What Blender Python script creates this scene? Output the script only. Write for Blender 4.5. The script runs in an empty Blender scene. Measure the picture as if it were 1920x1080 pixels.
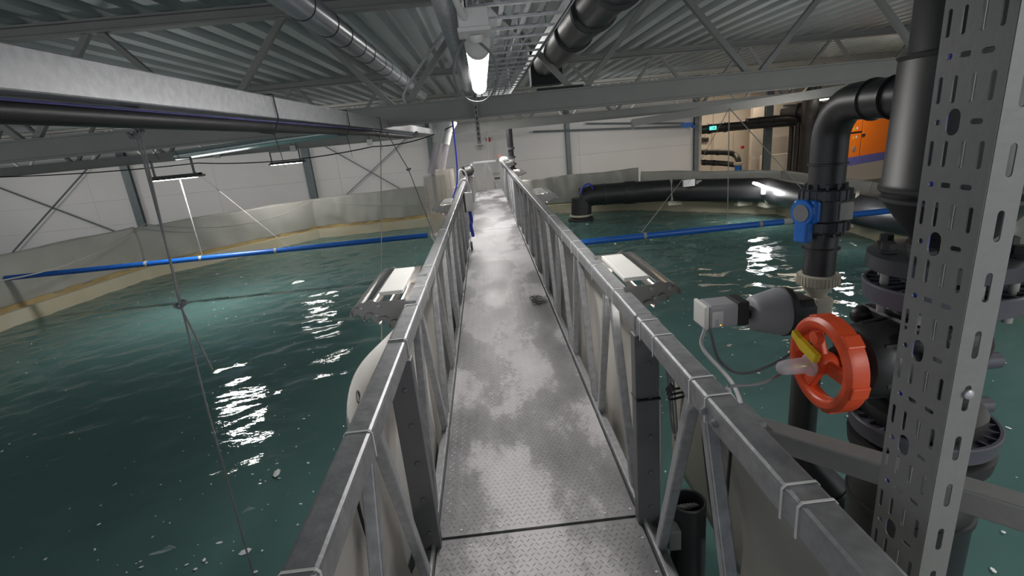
import bpy, bmesh, math, random
import numpy as np
from mathutils import Vector, Matrix
random.seed(7)
S = bpy.context.scene
COL = S.collection
# ------------------------------------------------------------------ camera
cd = bpy.data.cameras.new('camera'); cam = bpy.data.objects.new('camera', cd); COL.objects.link(cam)
p, r, y = .2919, .096, .0302
fwd = Vector((math.sin(y)*math.cos(p), math.cos(y)*math.cos(p), -math.sin(p)))
rt = Vector((math.cos(y), -math.sin(y), 0)); dn = fwd.cross(rt)
r2 = rt*math.cos(r) + dn*math.sin(r); d2 = -rt*math.sin(r) + dn*math.cos(r)
cam.matrix_world = Matrix.Translation((.0149, 0, 1.9128)) @ Matrix((r2, -d2, -fwd)).transposed().to_4x4()
cd.sensor_width = 36; cd.lens = 941.7/1920*36; cd.clip_start = .05; cd.clip_end = 200
S.camera = cam
# ------------------------------------------------------------------ world, colour, large lights
W = bpy.data.worlds.new('world'); S.world = W; W.use_nodes = True
W.node_tree.nodes['Background'].inputs[0].default_value = (.75, .8, .85, 1)
W.node_tree.nodes['Background'].inputs[1].default_value = .85
S.view_settings.view_transform = 'Standard'; S.view_settings.look = 'None'
S.view_settings.exposure = 0.0; S.view_settings.gamma = 1; S.view_settings.use_curve_mapping = False
S.cycles.max_bounces = 7; S.cycles.sample_clamp_indirect = 4; S.cycles.sample_clamp_direct = 0
S.cycles.use_denoising = True

def area(name, loc, size, power, col=(1, .97, .93), rot=(0, 0, 0)):
    l = bpy.data.lights.new(name, 'AREA'); l.shape = 'RECTANGLE'; l.size, l.size_y = size
    l.energy = power; l.color = col
    o = bpy.data.objects.new(name, l); COL.objects.link(o); o.location = loc; o.rotation_euler = rot
    return o
# strip lamps under the roof (the near one is modelled below) and added fill lights
area('strip_and_fill_light', (.04, 3.4, 2.25), (.1, 1.7), 30)
area('strip_and_fill_light', (.04, 9.0, 3.3), (.15, 1.5), 60)  # fill light added above the walkway, no fixture hangs here
area('strip_and_fill_light', (-.03, 11.65, 2.44), (.1, 1.5), 75)
area('strip_and_fill_light', (.04, 18.0, 2.6), (.1, 1.5), 95)  # added fill without a fixture, brightens far deck and walls
area('strip_and_fill_light', (2.7, -2.2, 2.7), (.2, 2.5), 105)
area('strip_and_fill_light', (5.5, 2.0, 2.9), (.3, 3), 95)  # unseen fill light added to brighten the right water
area('strip_and_fill_light', (-8.5, -1.5, 3.2), (.3, 3), 50)  # unseen fill added at left for more general light
for x in (-20, -13, -6, 5):
    area('strip_and_fill_light', (x, 18.3, 2.05), (3, .3), 62, rot=(1.35, 0, 0))  # fill row added to brighten the back wall, no lamps there
for x in (-6, 6):
    area('strip_and_fill_light', (x, 10.5, 1.6), (2.5, .3), 16, rot=(math.pi, 0, 0))  # upward fill added to lighten roof sheets and beams
area('strip_and_fill_light', (13, 19, 2.9), (3, .3), 110, (1, .85, .68))
area('strip_and_fill_light', (13, 27.5, 3.2), (5, .4), 130, (1, .8, .6))
area('strip_and_fill_light', (20, 23, 3.0), (3, .4), 120, (1, .84, .66))
area('strip_and_fill_light', (11.5, 14.5, 3.2), (2, .3), 120, (1, .88, .75), rot=(.6, 0, 0))  # fill light added to brighten the orange cabinet

# ------------------------------------------------------------------ materials
def nt(name):
    m = bpy.data.materials.new(name); m.use_nodes = True
    t = m.node_tree; return m, t, t.nodes['Principled BSDF']
def N(t, kind, **kw):
    n = t.nodes.new(kind)
    for k, v in kw.items():
        if k in n.inputs: n.inputs[k].default_value = v
        else: setattr(n, k, v)
    return n
def mat(name, c, rough=.5, metal=0, c2=None, scale=8, amt=.5, bump=0, bscale=None, detail=4, kind='noise', stretch=None, emit=None, es=1, rvar=0, spec=None):
    m, t, b = nt(name)
    b.inputs['Base Color'].default_value = (*c, 1); b.inputs['Roughness'].default_value = rough; b.inputs['Metallic'].default_value = metal
    if spec is not None: b.inputs['Specular IOR Level'].default_value = spec
    tc = N(t, 'ShaderNodeTexCoord'); mp = N(t, 'ShaderNodeMapping'); t.links.new(tc.outputs['Object'], mp.inputs[0])
    if stretch: mp.inputs['Scale'].default_value = stretch
    if c2 is None: c2 = tuple(v*.8 for v in c)
    if kind == 'voronoi':
        n = N(t, 'ShaderNodeTexVoronoi', Scale=scale); src = n.outputs['Color']
        sep = N(t, 'ShaderNodeSeparateColor'); t.links.new(src, sep.inputs[0]); src = sep.outputs[0]
    else:
        n = N(t, 'ShaderNodeTexNoise', Scale=scale, Detail=detail); src = n.outputs[0]
    t.links.new(mp.outputs[0], n.inputs['Vector'])
    cr = N(t, 'ShaderNodeValToRGB'); cr.color_ramp.elements[0].position = .5-amt/2; cr.color_ramp.elements[1].position = .5+amt/2
    cr.color_ramp.elements[0].color = (*c2, 1); cr.color_ramp.elements[1].color = (*c, 1)
    t.links.new(src, cr.inputs[0]); t.links.new(cr.outputs[0], b.inputs['Base Color'])
    if rvar:
        mr = N(t, 'ShaderNodeMapRange'); mr.inputs[3].default_value = rough-rvar; mr.inputs[4].default_value = rough+rvar
        t.links.new(src, mr.inputs[0]); t.links.new(mr.outputs[0], b.inputs['Roughness'])
    if bump:
        n2 = N(t, 'ShaderNodeTexNoise', Scale=bscale or scale*3, Detail=3); t.links.new(mp.outputs[0], n2.inputs['Vector'])
        bp = N(t, 'ShaderNodeBump', Strength=bump, Distance=.01); t.links.new(n2.outputs[0], bp.inputs['Height']); t.links.new(bp.outputs[0], b.inputs['Normal'])
    if emit:
        b.inputs['Emission Color'].default_value = (*emit, 1); b.inputs['Emission Strength'].default_value = es
    return m
M = {}
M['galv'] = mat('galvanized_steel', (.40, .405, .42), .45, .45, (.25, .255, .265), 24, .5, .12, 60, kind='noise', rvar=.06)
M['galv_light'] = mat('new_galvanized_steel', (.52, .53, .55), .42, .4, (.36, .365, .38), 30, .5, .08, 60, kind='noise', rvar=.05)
M['strut'] = mat('perforated_sheet_steel', (.27, .27, .265), .5, .3, (.23, .23, .225), 40, .9, .06, 80)
M['beam'] = mat('grey_painted_steel', (.34, .335, .315), .55, .1, (.28, .278, .262), 3, .8, .05, 30)
M['beam_dark'] = mat('dark_grey_painted_steel', (.2, .205, .205), .5, .2, (.16, .165, .165), 3, .8)
M['column'] = mat('blue_grey_column_paint', (.17, .205, .22), .5, .1)
M['roof'] = mat('galvanized_roof_sheet', (.46, .51, .52), .4, .5, (.34, .385, .395), 5, .9, stretch=(1, .15, 1))
M['wall'] = mat('white_wall_panel', (.76, .75, .74), .6, 0, (.70, .69, .68), .6, .6)
M['wall_warm'] = mat('cream_wall_paint', (.68, .64, .58), .7, 0, (.62, .58, .52), 1, .6)
M['tarp'] = mat('grey_vinyl_tarpaulin', (.47, .46, .42), .42, 0, (.38, .37, .335), 1.6, .7, .25, 5)
M['tarp_pale'] = mat('pale_vinyl_tarpaulin', (.62, .60, .56), .42, 0, (.53, .50, .45), 2, .7, .2, 5)
M['cream'] = mat('cream_tank_wall', (.62, .58, .46), .45, 0, (.5, .43, .28), 1.2, .6, .05, 5)
M['stain'] = mat('algae_stained_ledge', (.5, .4, .2), .5, 0, (.32, .22, .08), 2, .6)
M['black'] = mat('black_polyethylene', (.016, .016, .018), .42, 0, (.03, .03, .032), 6, .8, .04, 20, spec=.6)
M['black_matte'] = mat('black_rubber', (.02, .02, .022), .6, 0, (.03, .03, .03), 10, .8)
M['pvc_dark'] = mat('dark_grey_pvc', (.05, .052, .062), .38, 0, (.035, .037, .044), 8, .8)
M['pvc_grey'] = mat('grey_pvc_duct', (.27, .29, .32), .3, .3, (.22, .24, .27), 5, .8)
M['flange_grey'] = mat('slate_grey_plastic', (.11, .11, .14), .45, 0, (.085, .085, .105), 10, .8)
M['white_pl'] = mat('white_plastic', (.75, .74, .72), .4, 0, (.68, .67, .64), 5, .6)
M['cream_pl'] = mat('cream_plastic', (.58, .54, .44), .45, 0, (.5, .46, .37), 14, .7)
M['act_grey'] = mat('light_grey_housing', (.36, .36, .38), .5, 0, (.32, .32, .34), 14, .7)
M['red'] = mat('orange_red_plastic', (.80, .10, .03), .38, 0, (.72, .08, .025), 10, .8, .05, 60)
M['yellow'] = mat('yellow_plastic', (.75, .55, .02), .45, 0, (.65, .45, .02), 10, .8)
M['blue'] = mat('blue_pipe_plastic', (.015, .13, .52), .35, 0, (.012, .10, .42), 6, .8)
M['blue_hand'] = mat('blue_handle_plastic', (.01, .16, .62), .35, 0, (.01, .13, .52), 10, .8)
M['blue_cable'] = mat('blue_cable_sheath', (.03, .06, .6), .4, 0)
M['cable'] = mat('black_cable_sheath', (.02, .02, .022), .45, 0)
M['cable_grey'] = mat('grey_cable_sheath', (.22, .22, .23), .5, 0)
M['cable_white'] = mat('white_cable_sheath', (.65, .65, .66), .5, 0)
M['rope'] = mat('weathered_rope', (.42, .41, .38), .8, 0, (.3, .29, .27), 60, .8)
M['rope_dark'] = mat('grey_braided_rope', (.2, .2, .2), .8, 0, (.13, .13, .13), 80, .8)
M['tie'] = mat('white_cable_tie', (.8, .8, .78), .4, 0)
M['orange'] = mat('orange_cabinet_paint', (.83, .19, .01), .45, 0, (.78, .17, .01), 2, .6)
M['dark'] = mat('dark_rubber_seal', (.02, .018, .015), .6, 0)
M['purple'] = mat('violet_blue_base', (.12, .12, .35), .5, 0)
M['alu'] = mat('brushed_aluminium', (.36, .34, .32), .4, .75, (.29, .275, .26), 20, .8, stretch=(1, 12, 1))
M['alu_dark'] = mat('dark_anodised_plate', (.07, .068, .065), .45, .5, (.05, .05, .048), 20, .8)
M['reflector'] = mat('polished_reflector', (.8, .8, .8), .15, 1)
M['reflector_dull'] = mat('spiral_zinc_duct', (.55, .6, .6), .3, .8, (.4, .45, .45), 9, .8, stretch=(6, 1, 1))
M['fish'] = mat('silver_grey_fish_skin', (.32, .38, .36), .4, 0, (.2, .27, .25), 14, .8)
M['foam'] = mat('white_foam', (.85, .88, .87), .7, 0)
M['lamp'] = mat('strip_lamp_cover', (.9, .9, .9), .4, 0, emit=(1, .98, .96), es=14)
M['led'] = mat('led_light_strip', (.9, .9, .9), .4, 0, emit=(1, .97, .92), es=60)
M['led_soft'] = mat('warm_strip_lamp_cover', (.9, .9, .9), .4, 0, emit=(1, .9, .72), es=9)
M['exit'] = mat('green_exit_sign', (.1, .6, .45), .4, 0, emit=(.1, .8, .6), es=1.5)
M['red_sign'] = mat('red_enamel', (.6, .02, .03), .4, 0)
M['lug'] = mat('worn_tread_metal', (.40, .40, .405), .42, .35, (.3, .3, .31), 6, .8)
M['post_steel'] = mat('dull_galvanized_post', (.17, .172, .18), .5, .3, (.145, .147, .155), 10, .8)
# clear acrylic
def glassy(name, c, alpha):
    m, t, b = nt(name); out = t.nodes['Material Output']
    tr = N(t, 'ShaderNodeBsdfTransparent'); tr.inputs[0].default_value = (.96, .95, .93, 1)
    mx = N(t, 'ShaderNodeMixShader'); mx.inputs[0].default_value = alpha
    b.inputs['Base Color'].default_value = (*c, 1); b.inputs['Roughness'].default_value = .12
    t.links.new(tr.outputs[0], mx.inputs[1]); t.links.new(b.outputs[0], mx.inputs[2]); t.links.new(mx.outputs[0], out.inputs[0])
    return m
M['clear'] = glassy('clear_acrylic', (.62, .58, .5), .42)
M['clear_cap'] = glassy('clear_cap_plastic', (.75, .66, .74), .4)
# deck: worn plate with pale mineral stains
m, t, b = nt('stained_tread_plate'); M['deck'] = m
tc = N(t, 'ShaderNodeTexCoord')
mp = N(t, 'ShaderNodeMapping'); mp.inputs['Scale'].default_value = (1.6, .75, 1); t.links.new(tc.outputs['Object'], mp.inputs[0])
n1 = N(t, 'ShaderNodeTexNoise', Scale=.95, Detail=6, Roughness=.55); t.links.new(mp.outputs[0], n1.inputs['Vector'])
n2 = N(t, 'ShaderNodeTexNoise', Scale=26, Detail=5, Roughness=.7); t.links.new(tc.outputs['Object'], n2.inputs['Vector'])
mx = N(t, 'ShaderNodeMath', operation='MULTIPLY_ADD'); mx.inputs[1].default_value = .14; t.links.new(n2.outputs[0], mx.inputs[0]); t.links.new(n1.outputs[0], mx.inputs[2])
cr = N(t, 'ShaderNodeValToRGB'); e = cr.color_ramp.elements
e[0].position = .42; e[0].color = (.15, .148, .155, 1); e[1].position = .74; e[1].color = (.56, .55, .57, 1)
k = cr.color_ramp.elements.new(.54); k.color = (.24, .235, .245, 1); k = cr.color_ramp.elements.new(.585); k.color = (.42, .41, .425, 1)
t.links.new(mx.outputs[0], cr.inputs[0]); t.links.new(cr.outputs[0], b.inputs['Base Color'])
mr = N(t, 'ShaderNodeMapRange'); mr.inputs[1].default_value = .5; mr.inputs[2].default_value = .85; mr.inputs[3].default_value = .36; mr.inputs[4].default_value = .75
t.links.new(mx.outputs[0], mr.inputs[0]); t.links.new(mr.outputs[0], b.inputs['Roughness']); b.inputs['Metallic'].default_value = .15
bp = N(t, 'ShaderNodeBump', Strength=.35, Distance=.004); t.links.new(n2.outputs[0], bp.inputs['Height']); t.links.new(bp.outputs[0], b.inputs['Normal'])
M['lug'] = m
# water: turbid teal, glossy; a little see-through just under the surface
m, t, b = nt('turbid_tank_water'); M['water'] = m
tc = N(t, 'ShaderNodeTexCoord')
n1 = N(t, 'ShaderNodeTexNoise', Scale=.35, Detail=3); t.links.new(tc.outputs['Object'], n1.inputs['Vector'])
cr = N(t, 'ShaderNodeValToRGB'); e = cr.color_ramp.elements
e[0].position = .3; e[0].color = (.078, .15, .142, 1); e[1].position = .72; e[1].color = (.115, .225, .208, 1)
t.links.new(n1.outputs[0], cr.inputs[0]); t.links.new(cr.outputs[0], b.inputs['Base Color'])
b.inputs['Roughness'].default_value = .045; b.inputs['IOR'].default_value = 1.33
mp = N(t, 'ShaderNodeMapping'); mp.inputs['Scale'].default_value = (1, 1.7, 1); mp.inputs['Rotation'].default_value = (0, 0, .35); t.links.new(tc.outputs['Object'], mp.inputs[0])
n3 = N(t, 'ShaderNodeTexNoise', Scale=7, Detail=3, Roughness=.5); t.links.new(mp.outputs[0], n3.inputs['Vector'])
bp = N(t, 'ShaderNodeBump', Strength=.22, Distance=.02); t.links.new(n3.outputs[0], bp.inputs['Height']); t.links.new(bp.outputs[0], b.inputs['Normal'])
tr = N(t, 'ShaderNodeBsdfTransparent'); tr.inputs[0].default_value = (.35, .8, .75, 1)
ms = N(t, 'ShaderNodeMixShader'); ms.inputs[0].default_value = .82
t.links.new(tr.outputs[0], ms.inputs[1]); t.links.new(b.outputs[0], ms.inputs[2]); t.links.new(ms.outputs[0], t.nodes['Material Output'].inputs[0])
M['tank_floor'] = mat('dark_teal_tank_floor', (.03, .13, .125), .8, 0, (.02, .09, .09), 1, .6)

# ------------------------------------------------------------------ mesh building
def frame(d, up=None):
    d = Vector(d).normalized(); u = Vector(up) if up else Vector((0, 0, 1))
    if abs(d.dot(u)) > .98: u = Vector((0, 1, 0))
    x = d.cross(u).normalized(); return x, x.cross(d).normalized()
class MB:
    def __init__(s): s.v = []; s.f = []
    def add(s, v, f):
        k = len(s.v); s.v += [tuple(q) for q in v]; s.f += [tuple(i+k for i in q) for q in f]; return s
    def box(s, a, b):
        (x0, y0, z0), (x1, y1, z1) = a, b
        return s.add([(x0,y0,z0),(x1,y0,z0),(x1,y1,z0),(x0,y1,z0),(x0,y0,z1),(x1,y0,z1),(x1,y1,z1),(x0,y1,z1)],
                     [(0,3,2,1),(4,5,6,7),(0,1,5,4),(1,2,6,5),(2,3,7,6),(3,0,4,7)])
    def beam(s, a, b, w, h, up=None):
        a, b = Vector(a), Vector(b); x, u = frame(b-a, up); x = x*w/2; u = u*h/2
        return s.add([a-x-u, a+x-u, a+x+u, a-x+u, b-x-u, b+x-u, b+x+u, b-x+u],
                     [(0,1,2,3),(7,6,5,4),(0,4,5,1),(1,5,6,2),(2,6,7,3),(3,7,4,0)])
    def tube(s, pts, r, n=10, caps=True, closed=False):
        pts = [Vector(q) for q in pts]; k0 = len(s.v); m = len(pts); pu = None
        rr = r if isinstance(r, (list, tuple)) else [r]*m
        for i, q in enumerate(pts):
            if closed: d = pts[(i+1) % m]-pts[i-1]
            else: d = pts[min(i+1, m-1)]-pts[max(i-1, 0)]
            d.normalize()
            if pu is None: x, u = frame(d)
            else:
                x = d.cross(pu)
                if x.length < 1e-5: x, u = frame(d)
                else: x.normalize(); u = x.cross(d).normalized()
            pu = u
            s.v += [tuple(q + (x*math.cos(2*math.pi*j/n) + u*math.sin(2*math.pi*j/n))*rr[i]) for j in range(n)]
        for i in range(m if closed else m-1):
            a = k0+i*n; b_ = k0+((i+1) % m)*n
            for j in range(n): s.f.append((a+j, a+(j+1) % n, b_+(j+1) % n, b_+j))
        if caps and not closed:
            s.f.append(tuple(k0+j for j in reversed(range(n)))); s.f.append(tuple(k0+(m-1)*n+j for j in range(n)))
        return s
    def lathe(s, o, d, prof, n=24):
        # prof: list of (distance along d, radius)
        o = Vector(o); d = Vector(d).normalized(); x, u = frame(d); k0 = len(s.v)
        for t_, r_ in prof:
            s.v += [tuple(o + d*t_ + (x*math.cos(2*math.pi*j/n) + u*math.sin(2*math.pi*j/n))*max(r_, 1e-4)) for j in range(n)]
        for i in range(len(prof)-1):
            a = k0+i*n; b_ = a+n
            for j in range(n): s.f.append((a+j, a+(j+1) % n, b_+(j+1) % n, b_+j))
        s.f.append(tuple(k0+j for j in reversed(range(n)))); s.f.append(tuple(k0+(len(prof)-1)*n+j for j in range(n)))
        return s
    def prism(s, poly, ax, lo, hi):
        # poly: 2D outline, extruded along axis ax from lo to hi
        def P(q, w):
            return {'x': (w, q[0], q[1]), 'y': (q[0], w, q[1]), 'z': (q[0], q[1], w)}[ax]
        n = len(poly); v = [P(q, lo) for q in poly]+[P(q, hi) for q in poly]
        return s.add(v, [tuple(range(n)), tuple(range(2*n-1, n-1, -1))]+[(i, i+n, (i+1) % n+n, (i+1) % n) for i in range(n)])
    def build(s, name, m_, parent=None, smooth=False, bevel=0, local=False):
        me = bpy.data.meshes.new(name); me.from_pydata(s.v, [], s.f); me.validate()
        bm = bmesh.new(); bm.from_mesh(me); bmesh.ops.recalc_face_normals(bm, faces=bm.faces); bm.to_mesh(me); bm.free()
        me.materials.append(M[m_] if isinstance(m_, str) else m_)
        if smooth:
            me.shade_smooth(); 
            try: me.set_sharp_from_angle(angle=math.radians(38))
            except Exception: pass
        o = bpy.data.objects.new(name, me); COL.objects.link(o)
        if bevel:
            bv = o.modifiers.new('bevel', 'BEVEL'); bv.width = bevel; bv.segments = 2; bv.limit_method = 'ANGLE'
        if parent:
            o.parent = parent
            if not local: o.location = -WL[parent.name]
            WL[o.name] = Vector((0, 0, 0))
        else: WL[o.name] = Vector((0, 0, 0))
        return o
WL = {}
def tag(o, label, cat, group=None, kind=None):
    o['label'] = label; o['category'] = cat
    if group: o['group'] = group
    if kind: o['kind'] = kind
    return o
def thing(name, label, cat, loc=(0, 0, 0), group=None):
    o = bpy.data.objects.new(name, None); COL.objects.link(o); o.location = loc; WL[o.name] = Vector(loc)
    o.empty_display_size = .1
    return tag(o, label, cat, group)
def struct(name, mb, m_, **k):
    o = mb.build(name, m_, **k); o['kind'] = 'structure'; return o
def copy_tree(o, parent=None, **pr):
    c = o.copy(); COL.objects.link(c)
    if parent: c.parent = parent
    for q in o.children: copy_tree(q, c)
    for k, v in pr.items(): c[k] = v
    return c
def lerp(a, b, t_): return Vector(a)*(1-t_)+Vector(b)*t_
def sag(a, b, s, n=14):
    return [lerp(a, b, i/n)-Vector((0, 0, s*4*(i/n)*(1-i/n))) for i in range(n+1)]
def spline(pts, n=6):
    P = [Vector(q) for q in pts]; P = [P[0]*2-P[1]]+P+[P[-1]*2-P[-2]]; out = []
    for i in range(1, len(P)-2):
        for k in range(n):
            u = k/n; a, b_, c, d = P[i-1:i+3]
            out.append(.5*((2*b_)+(c-a)*u+(2*a-5*b_+4*c-d)*u*u+(3*b_-a-3*c+d)*u**3))
    out.append(P[-2]); return out

# ================================================================== SETTING
WZ = -.7
TANK = [(-9.55, 6.5), (-9.3, 9.6), (-8.75, 12.95), (-5.6, 16.65), (-1.0, 16.85), (2.3, 16.85), (4.7, 15.9), (7.55, 12.9), (7.6, 9.9), (7.2, 7.6), (6.2, 4.9), (4.9, 1.6), (3.2, -1.2), (0, -2.4), (-4, -2.2), (-7.5, 1.0)]
struct('floor', MB().box((-40, -6, -2.7), (30, 32, -2.6)), mat('concrete_floor', (.25, .25, .24), .8))
# far wall: individual sandwich panels
far = MB().box((-40, 24.06, -2.6), (10.0, 24.3, 6)); fw = struct('wall_back', far, 'wall')
for i in range(9):
    x0 = -40.0+i*5.56; zs = [-2.5, -1.4, -.3, .8, 1.9, 3.0, 4.1]
    for z0, z1 in zip(zs, zs[1:]): MB().box((x0, 24.0, z0), (x0+5.553, 24.06, z1-.005)).build('wall_panel', 'wall', fw)
struct('wall_right', MB().box((29.8, -6, -2.6), (30, 32, 4.2)), 'wall_warm')
# roof sheet: trapezoid ribs running along Y, one sheet strip per few ribs
RZ = 3.72
def roof():
    mb = MB(); P = .44; x = -40.1; prof = []
    while x < 30:
        prof += [(x, RZ), (x+.11, RZ), (x+.15, RZ+.13), (x+.19, RZ+.12), (x+.23, RZ+.13), (x+.33, RZ+.13), (x+.37, RZ)]; x += P
    prof.append((30, RZ)); n = len(prof)
    ys = [-6.2, 7, 14, 21, 32.2]
    v = [(a, yy, b_) for yy in ys for a, b_ in prof]
    f = [(j*n+i, j*n+i+1, (j+1)*n+i+1, (j+1)*n+i) for j in range(len(ys)-1) for i in range(n-1)]
    return mb.add(v, f)
c_ = roof().build('ceiling', 'roof'); c_['kind'] = 'structure'
struct('ceiling_cover', MB().box((-40, -6.2, RZ+.16), (30, 32.2, RZ+.3)), 'beam_dark')['kind'] = 'structure'

# ------------------------------------------------------------------ roof trusses
def i_beam(y_, x0, x1, z0, z1, wf, tf=.025, tw=.03):
    mb = MB(); mb.box((x0, y_-wf/2, z0), (x1, y_+wf/2, z0+tf)).box((x0, y_-wf/2, z1-tf), (x1, y_+wf/2, z1)).box((x0, y_-tw/2, z0+tf), (x1, y_+tw/2, z1-tf)); return mb
def truss(y_, label, zt=(3.56, 3.715), zb=(2.18, 2.44), first=-1.0, m_='beam', wb=.2, pitch=2.35):
    T = thing('roof_truss', label, 'roof truss', (0, y_, 0), 'steel trusses under the roof')
    i_beam(y_, -39.8, 29.8, *zt, .16).build('top_chord', m_, T)
    i_beam(y_, -39.8, 29.8, *zb, wb, .02, wb*.6).build('bottom_chord', m_, T)
    for i in range(-16, 13):
        b_ = first+i*pitch
        for s in (-1, 1):
            a = (b_+s*.08, y_, zb[1]-.02); c = (b_+s*(pitch/2-.07), y_, zt[0]+.02)
            if -39.5 < a[0] < 29.5 and -25.5 < c[0] < 29.5: MB().beam(a, c, .07, .07, (0, 1, 0)).build('brace', m_, T)
    return T
truss(7, 'nearest grey steel roof truss, crossing above the walkway under the strip lamp')
truss(14, 'middle grey steel roof truss behind the nearest one', zb=(2.11, 2.34), first=-1.1, m_='beam')
truss(21, 'farthest steel roof truss just in front of the white back wall', zb=(2.25, 2.4), zt=(3.56, 3.715), first=-1.2, m_='beam')
truss(0, 'roof truss overhead behind the camera position', zb=(2.9, 3.05), zt=(3.56, 3.715), first=-1.0)

# ------------------------------------------------------------------ wall columns and braces
for i, (x_, nm) in enumerate([(-15.9, 'leftmost steel column against the white back wall'), (-7.95, 'steel column on the back wall above the left tarpaulin corner'), (-2.35, 'thin steel column behind the clear feed hoppers'), (3.95, 'steel column on the back wall right of the walkway end'), (9.95, 'steel column at the right end of the white back wall'), (15.1, 'blue grey column in the open pump room')]):
    yy = 23.9 if i < 5 else 27
    w_ = .17 if i in (0, 1) else .1
    if i == 5: w_ = .2
    mb = MB().box((x_-w_, yy-.1, -2.6), (x_+w_, yy-.08, 3.7)).box((x_-w_, yy+.06, -2.6), (x_+w_, yy+.08, 3.7)).box((x_-.02, yy-.08, -2.6), (x_+.02, yy+.06, 3.7))
    tag(mb.build('steel_column', 'column'), nm, 'column', 'columns along the back wall')
def crossbr(pts, label):
    o = thing('wind_brace', label, 'brace', pts[0])
    MB().beam(pts[0], pts[1], .11, .03).build('strap', 'column', o); MB().beam(pts[2], pts[3], .11, .03).build('strap', 'column', o)
crossbr([(-23.4, 23.9, 2.9), (-16.6, 23.86, -.9), (-16.6, 23.8, 2.9), (-23.4, 23.76, -2.2)], 'long crossed flat straps on the wall at the far left')
crossbr([(-7.5, 23.9, 2.6), (-2.9, 23.86, -.7), (-2.9, 23.8, 2.6), (-7.5, 23.76, -.7)], 'crossed flat straps on the wall left of the feed hoppers')

# ------------------------------------------------------------------ tank
def inset(poly, d):
    cx, cy = -.8, 8.0; out = []
    for (a, b_) in poly:
        v = Vector((a-cx, b_-cy)); L = v.length; v *= (L+d)/L; out.append((cx+v.x, cy+v.y))
    return out
tk = thing('fish_tank', 'large polygonal cream walled fish tank that the walkway crosses', 'fish tank', (-.8, 8, -2.6))
IN = TANK; OUT = inset(TANK, .3)
for i in range(len(IN)):
    a, b_ = IN[i], IN[(i+1) % len(IN)]; c, d = OUT[(i+1) % len(IN)], OUT[i]
    MB().prism([a, b_, c, d], 'z', -2.6, -.42).build('wall_panel', 'cream', tk)
    a2, b2 = inset([a, b_], .17); a3, b3 = inset([a, b_], .3)
    MB().prism([a2, b2, b3, a3], 'z', -.42, -.33).build('ledge', 'stain', tk)
MB().prism(inset(TANK, .2), 'z', -2.6, -2.0).build('tank_bottom', 'tank_floor', tk)
# water surface as a real waved mesh
def water():
    rng = np.random.RandomState(3); h = .055
    xs = np.arange(-10, 8.1, h); ys = np.arange(-2.6, 17.2, h); X, Y = np.meshgrid(xs, ys); Z = np.zeros_like(X)
    for k in range(70):
        lam = .16*(1.1/.16)**rng.rand(); th = rng.normal(1.9, .9); kx, ky = math.cos(th)*2*math.pi/lam, math.sin(th)*2*math.pi/lam
        amp = .0017*lam**.85; ph = rng.rand()*6.28
        wob = .6*np.sin(X*rng.uniform(.3, 1.1)+rng.rand()*6)+.6*np.sin(Y*rng.uniform(.3, 1.1)+rng.rand()*6)
        Z += amp*np.sin(kx*X+ky*Y+ph+wob*1.5)
    Z += WZ
    # keep cells inside the tank outline
    poly = inset(TANK, .12); ins = np.zeros(X.shape, bool); n = len(poly)
    for i in range(n):
        (x1, y1), (x2, y2) = poly[i], poly[(i+1) % n]
        if y1 == y2: continue
        c = ((y1 > Y) != (y2 > Y)) & (X < (x2-x1)*(Y-y1)/(y2-y1)+x1); ins ^= c
    ny, nx = X.shape; idx = np.arange(nx*ny).reshape(ny, nx)
    cell = ins[:-1, :-1] & ins[1:, :-1] & ins[:-1, 1:] & ins[1:, 1:]
    F = np.stack([idx[:-1, :-1][cell], idx[:-1, 1:][cell], idx[1:, 1:][cell], idx[1:, :-1][cell]], 1)
    used = np.unique(F); remap = -np.ones(nx*ny, int); remap[used] = np.arange(len(used))
    V = np.stack([X.ravel(), Y.ravel(), Z.ravel()], 1)[used]
    me = bpy.data.meshes.new('tank_water'); me.from_pydata(V.tolist(), [], remap[F].tolist()); me.shade_smooth(); me.materials.append(M['water'])
    o = bpy.data.objects.new('tank_water', me); COL.objects.link(o)
    tag(o, 'rippling teal water filling the tank on both sides of the walkway', 'water', kind='stuff')
water()
# foam flecks drifting on the surface
def foam():
    mb = MB(); rng = random.Random(5)
    for k in range(900):
        if rng.random() < .5: x_, y_ = rng.uniform(-9, -1), rng.uniform(1, 16)
        else: x_, y_ = rng.uniform(1, 7.2), rng.uniform(1, 15)
        if k < 260: x_, y_ = rng.gauss(2.9, 1.0), rng.gauss(4.6, 1.6)
        if k < 160: x_, y_ = rng.gauss(-2.2, .8), rng.gauss(3.1, 1.1)
        if abs(x_) < .8: continue
        s = rng.choice([.004, .005, .006, .008, .012]) if rng.random() < .97 else .03
        e_ = rng.uniform(1, 2.2); n = 6; a0 = rng.random()*6
        mb.add([(x_+s*e_*math.cos(a0)*math.cos(j*2*math.pi/n)-s*math.sin(a0)*math.sin(j*2*math.pi/n), y_+s*e_*math.sin(a0)*math.cos(j*2*math.pi/n)+s*math.cos(a0)*math.sin(j*2*math.pi/n), WZ+.012) for j in range(n)]+[(x_, y_, WZ+.012+s*.4)], [(j, (j+1) % n, n) for j in range(n)])
    tag(mb.build('foam_flecks', 'foam'), 'white foam flecks drifting on the teal water', 'foam', kind='stuff')
foam()
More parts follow.
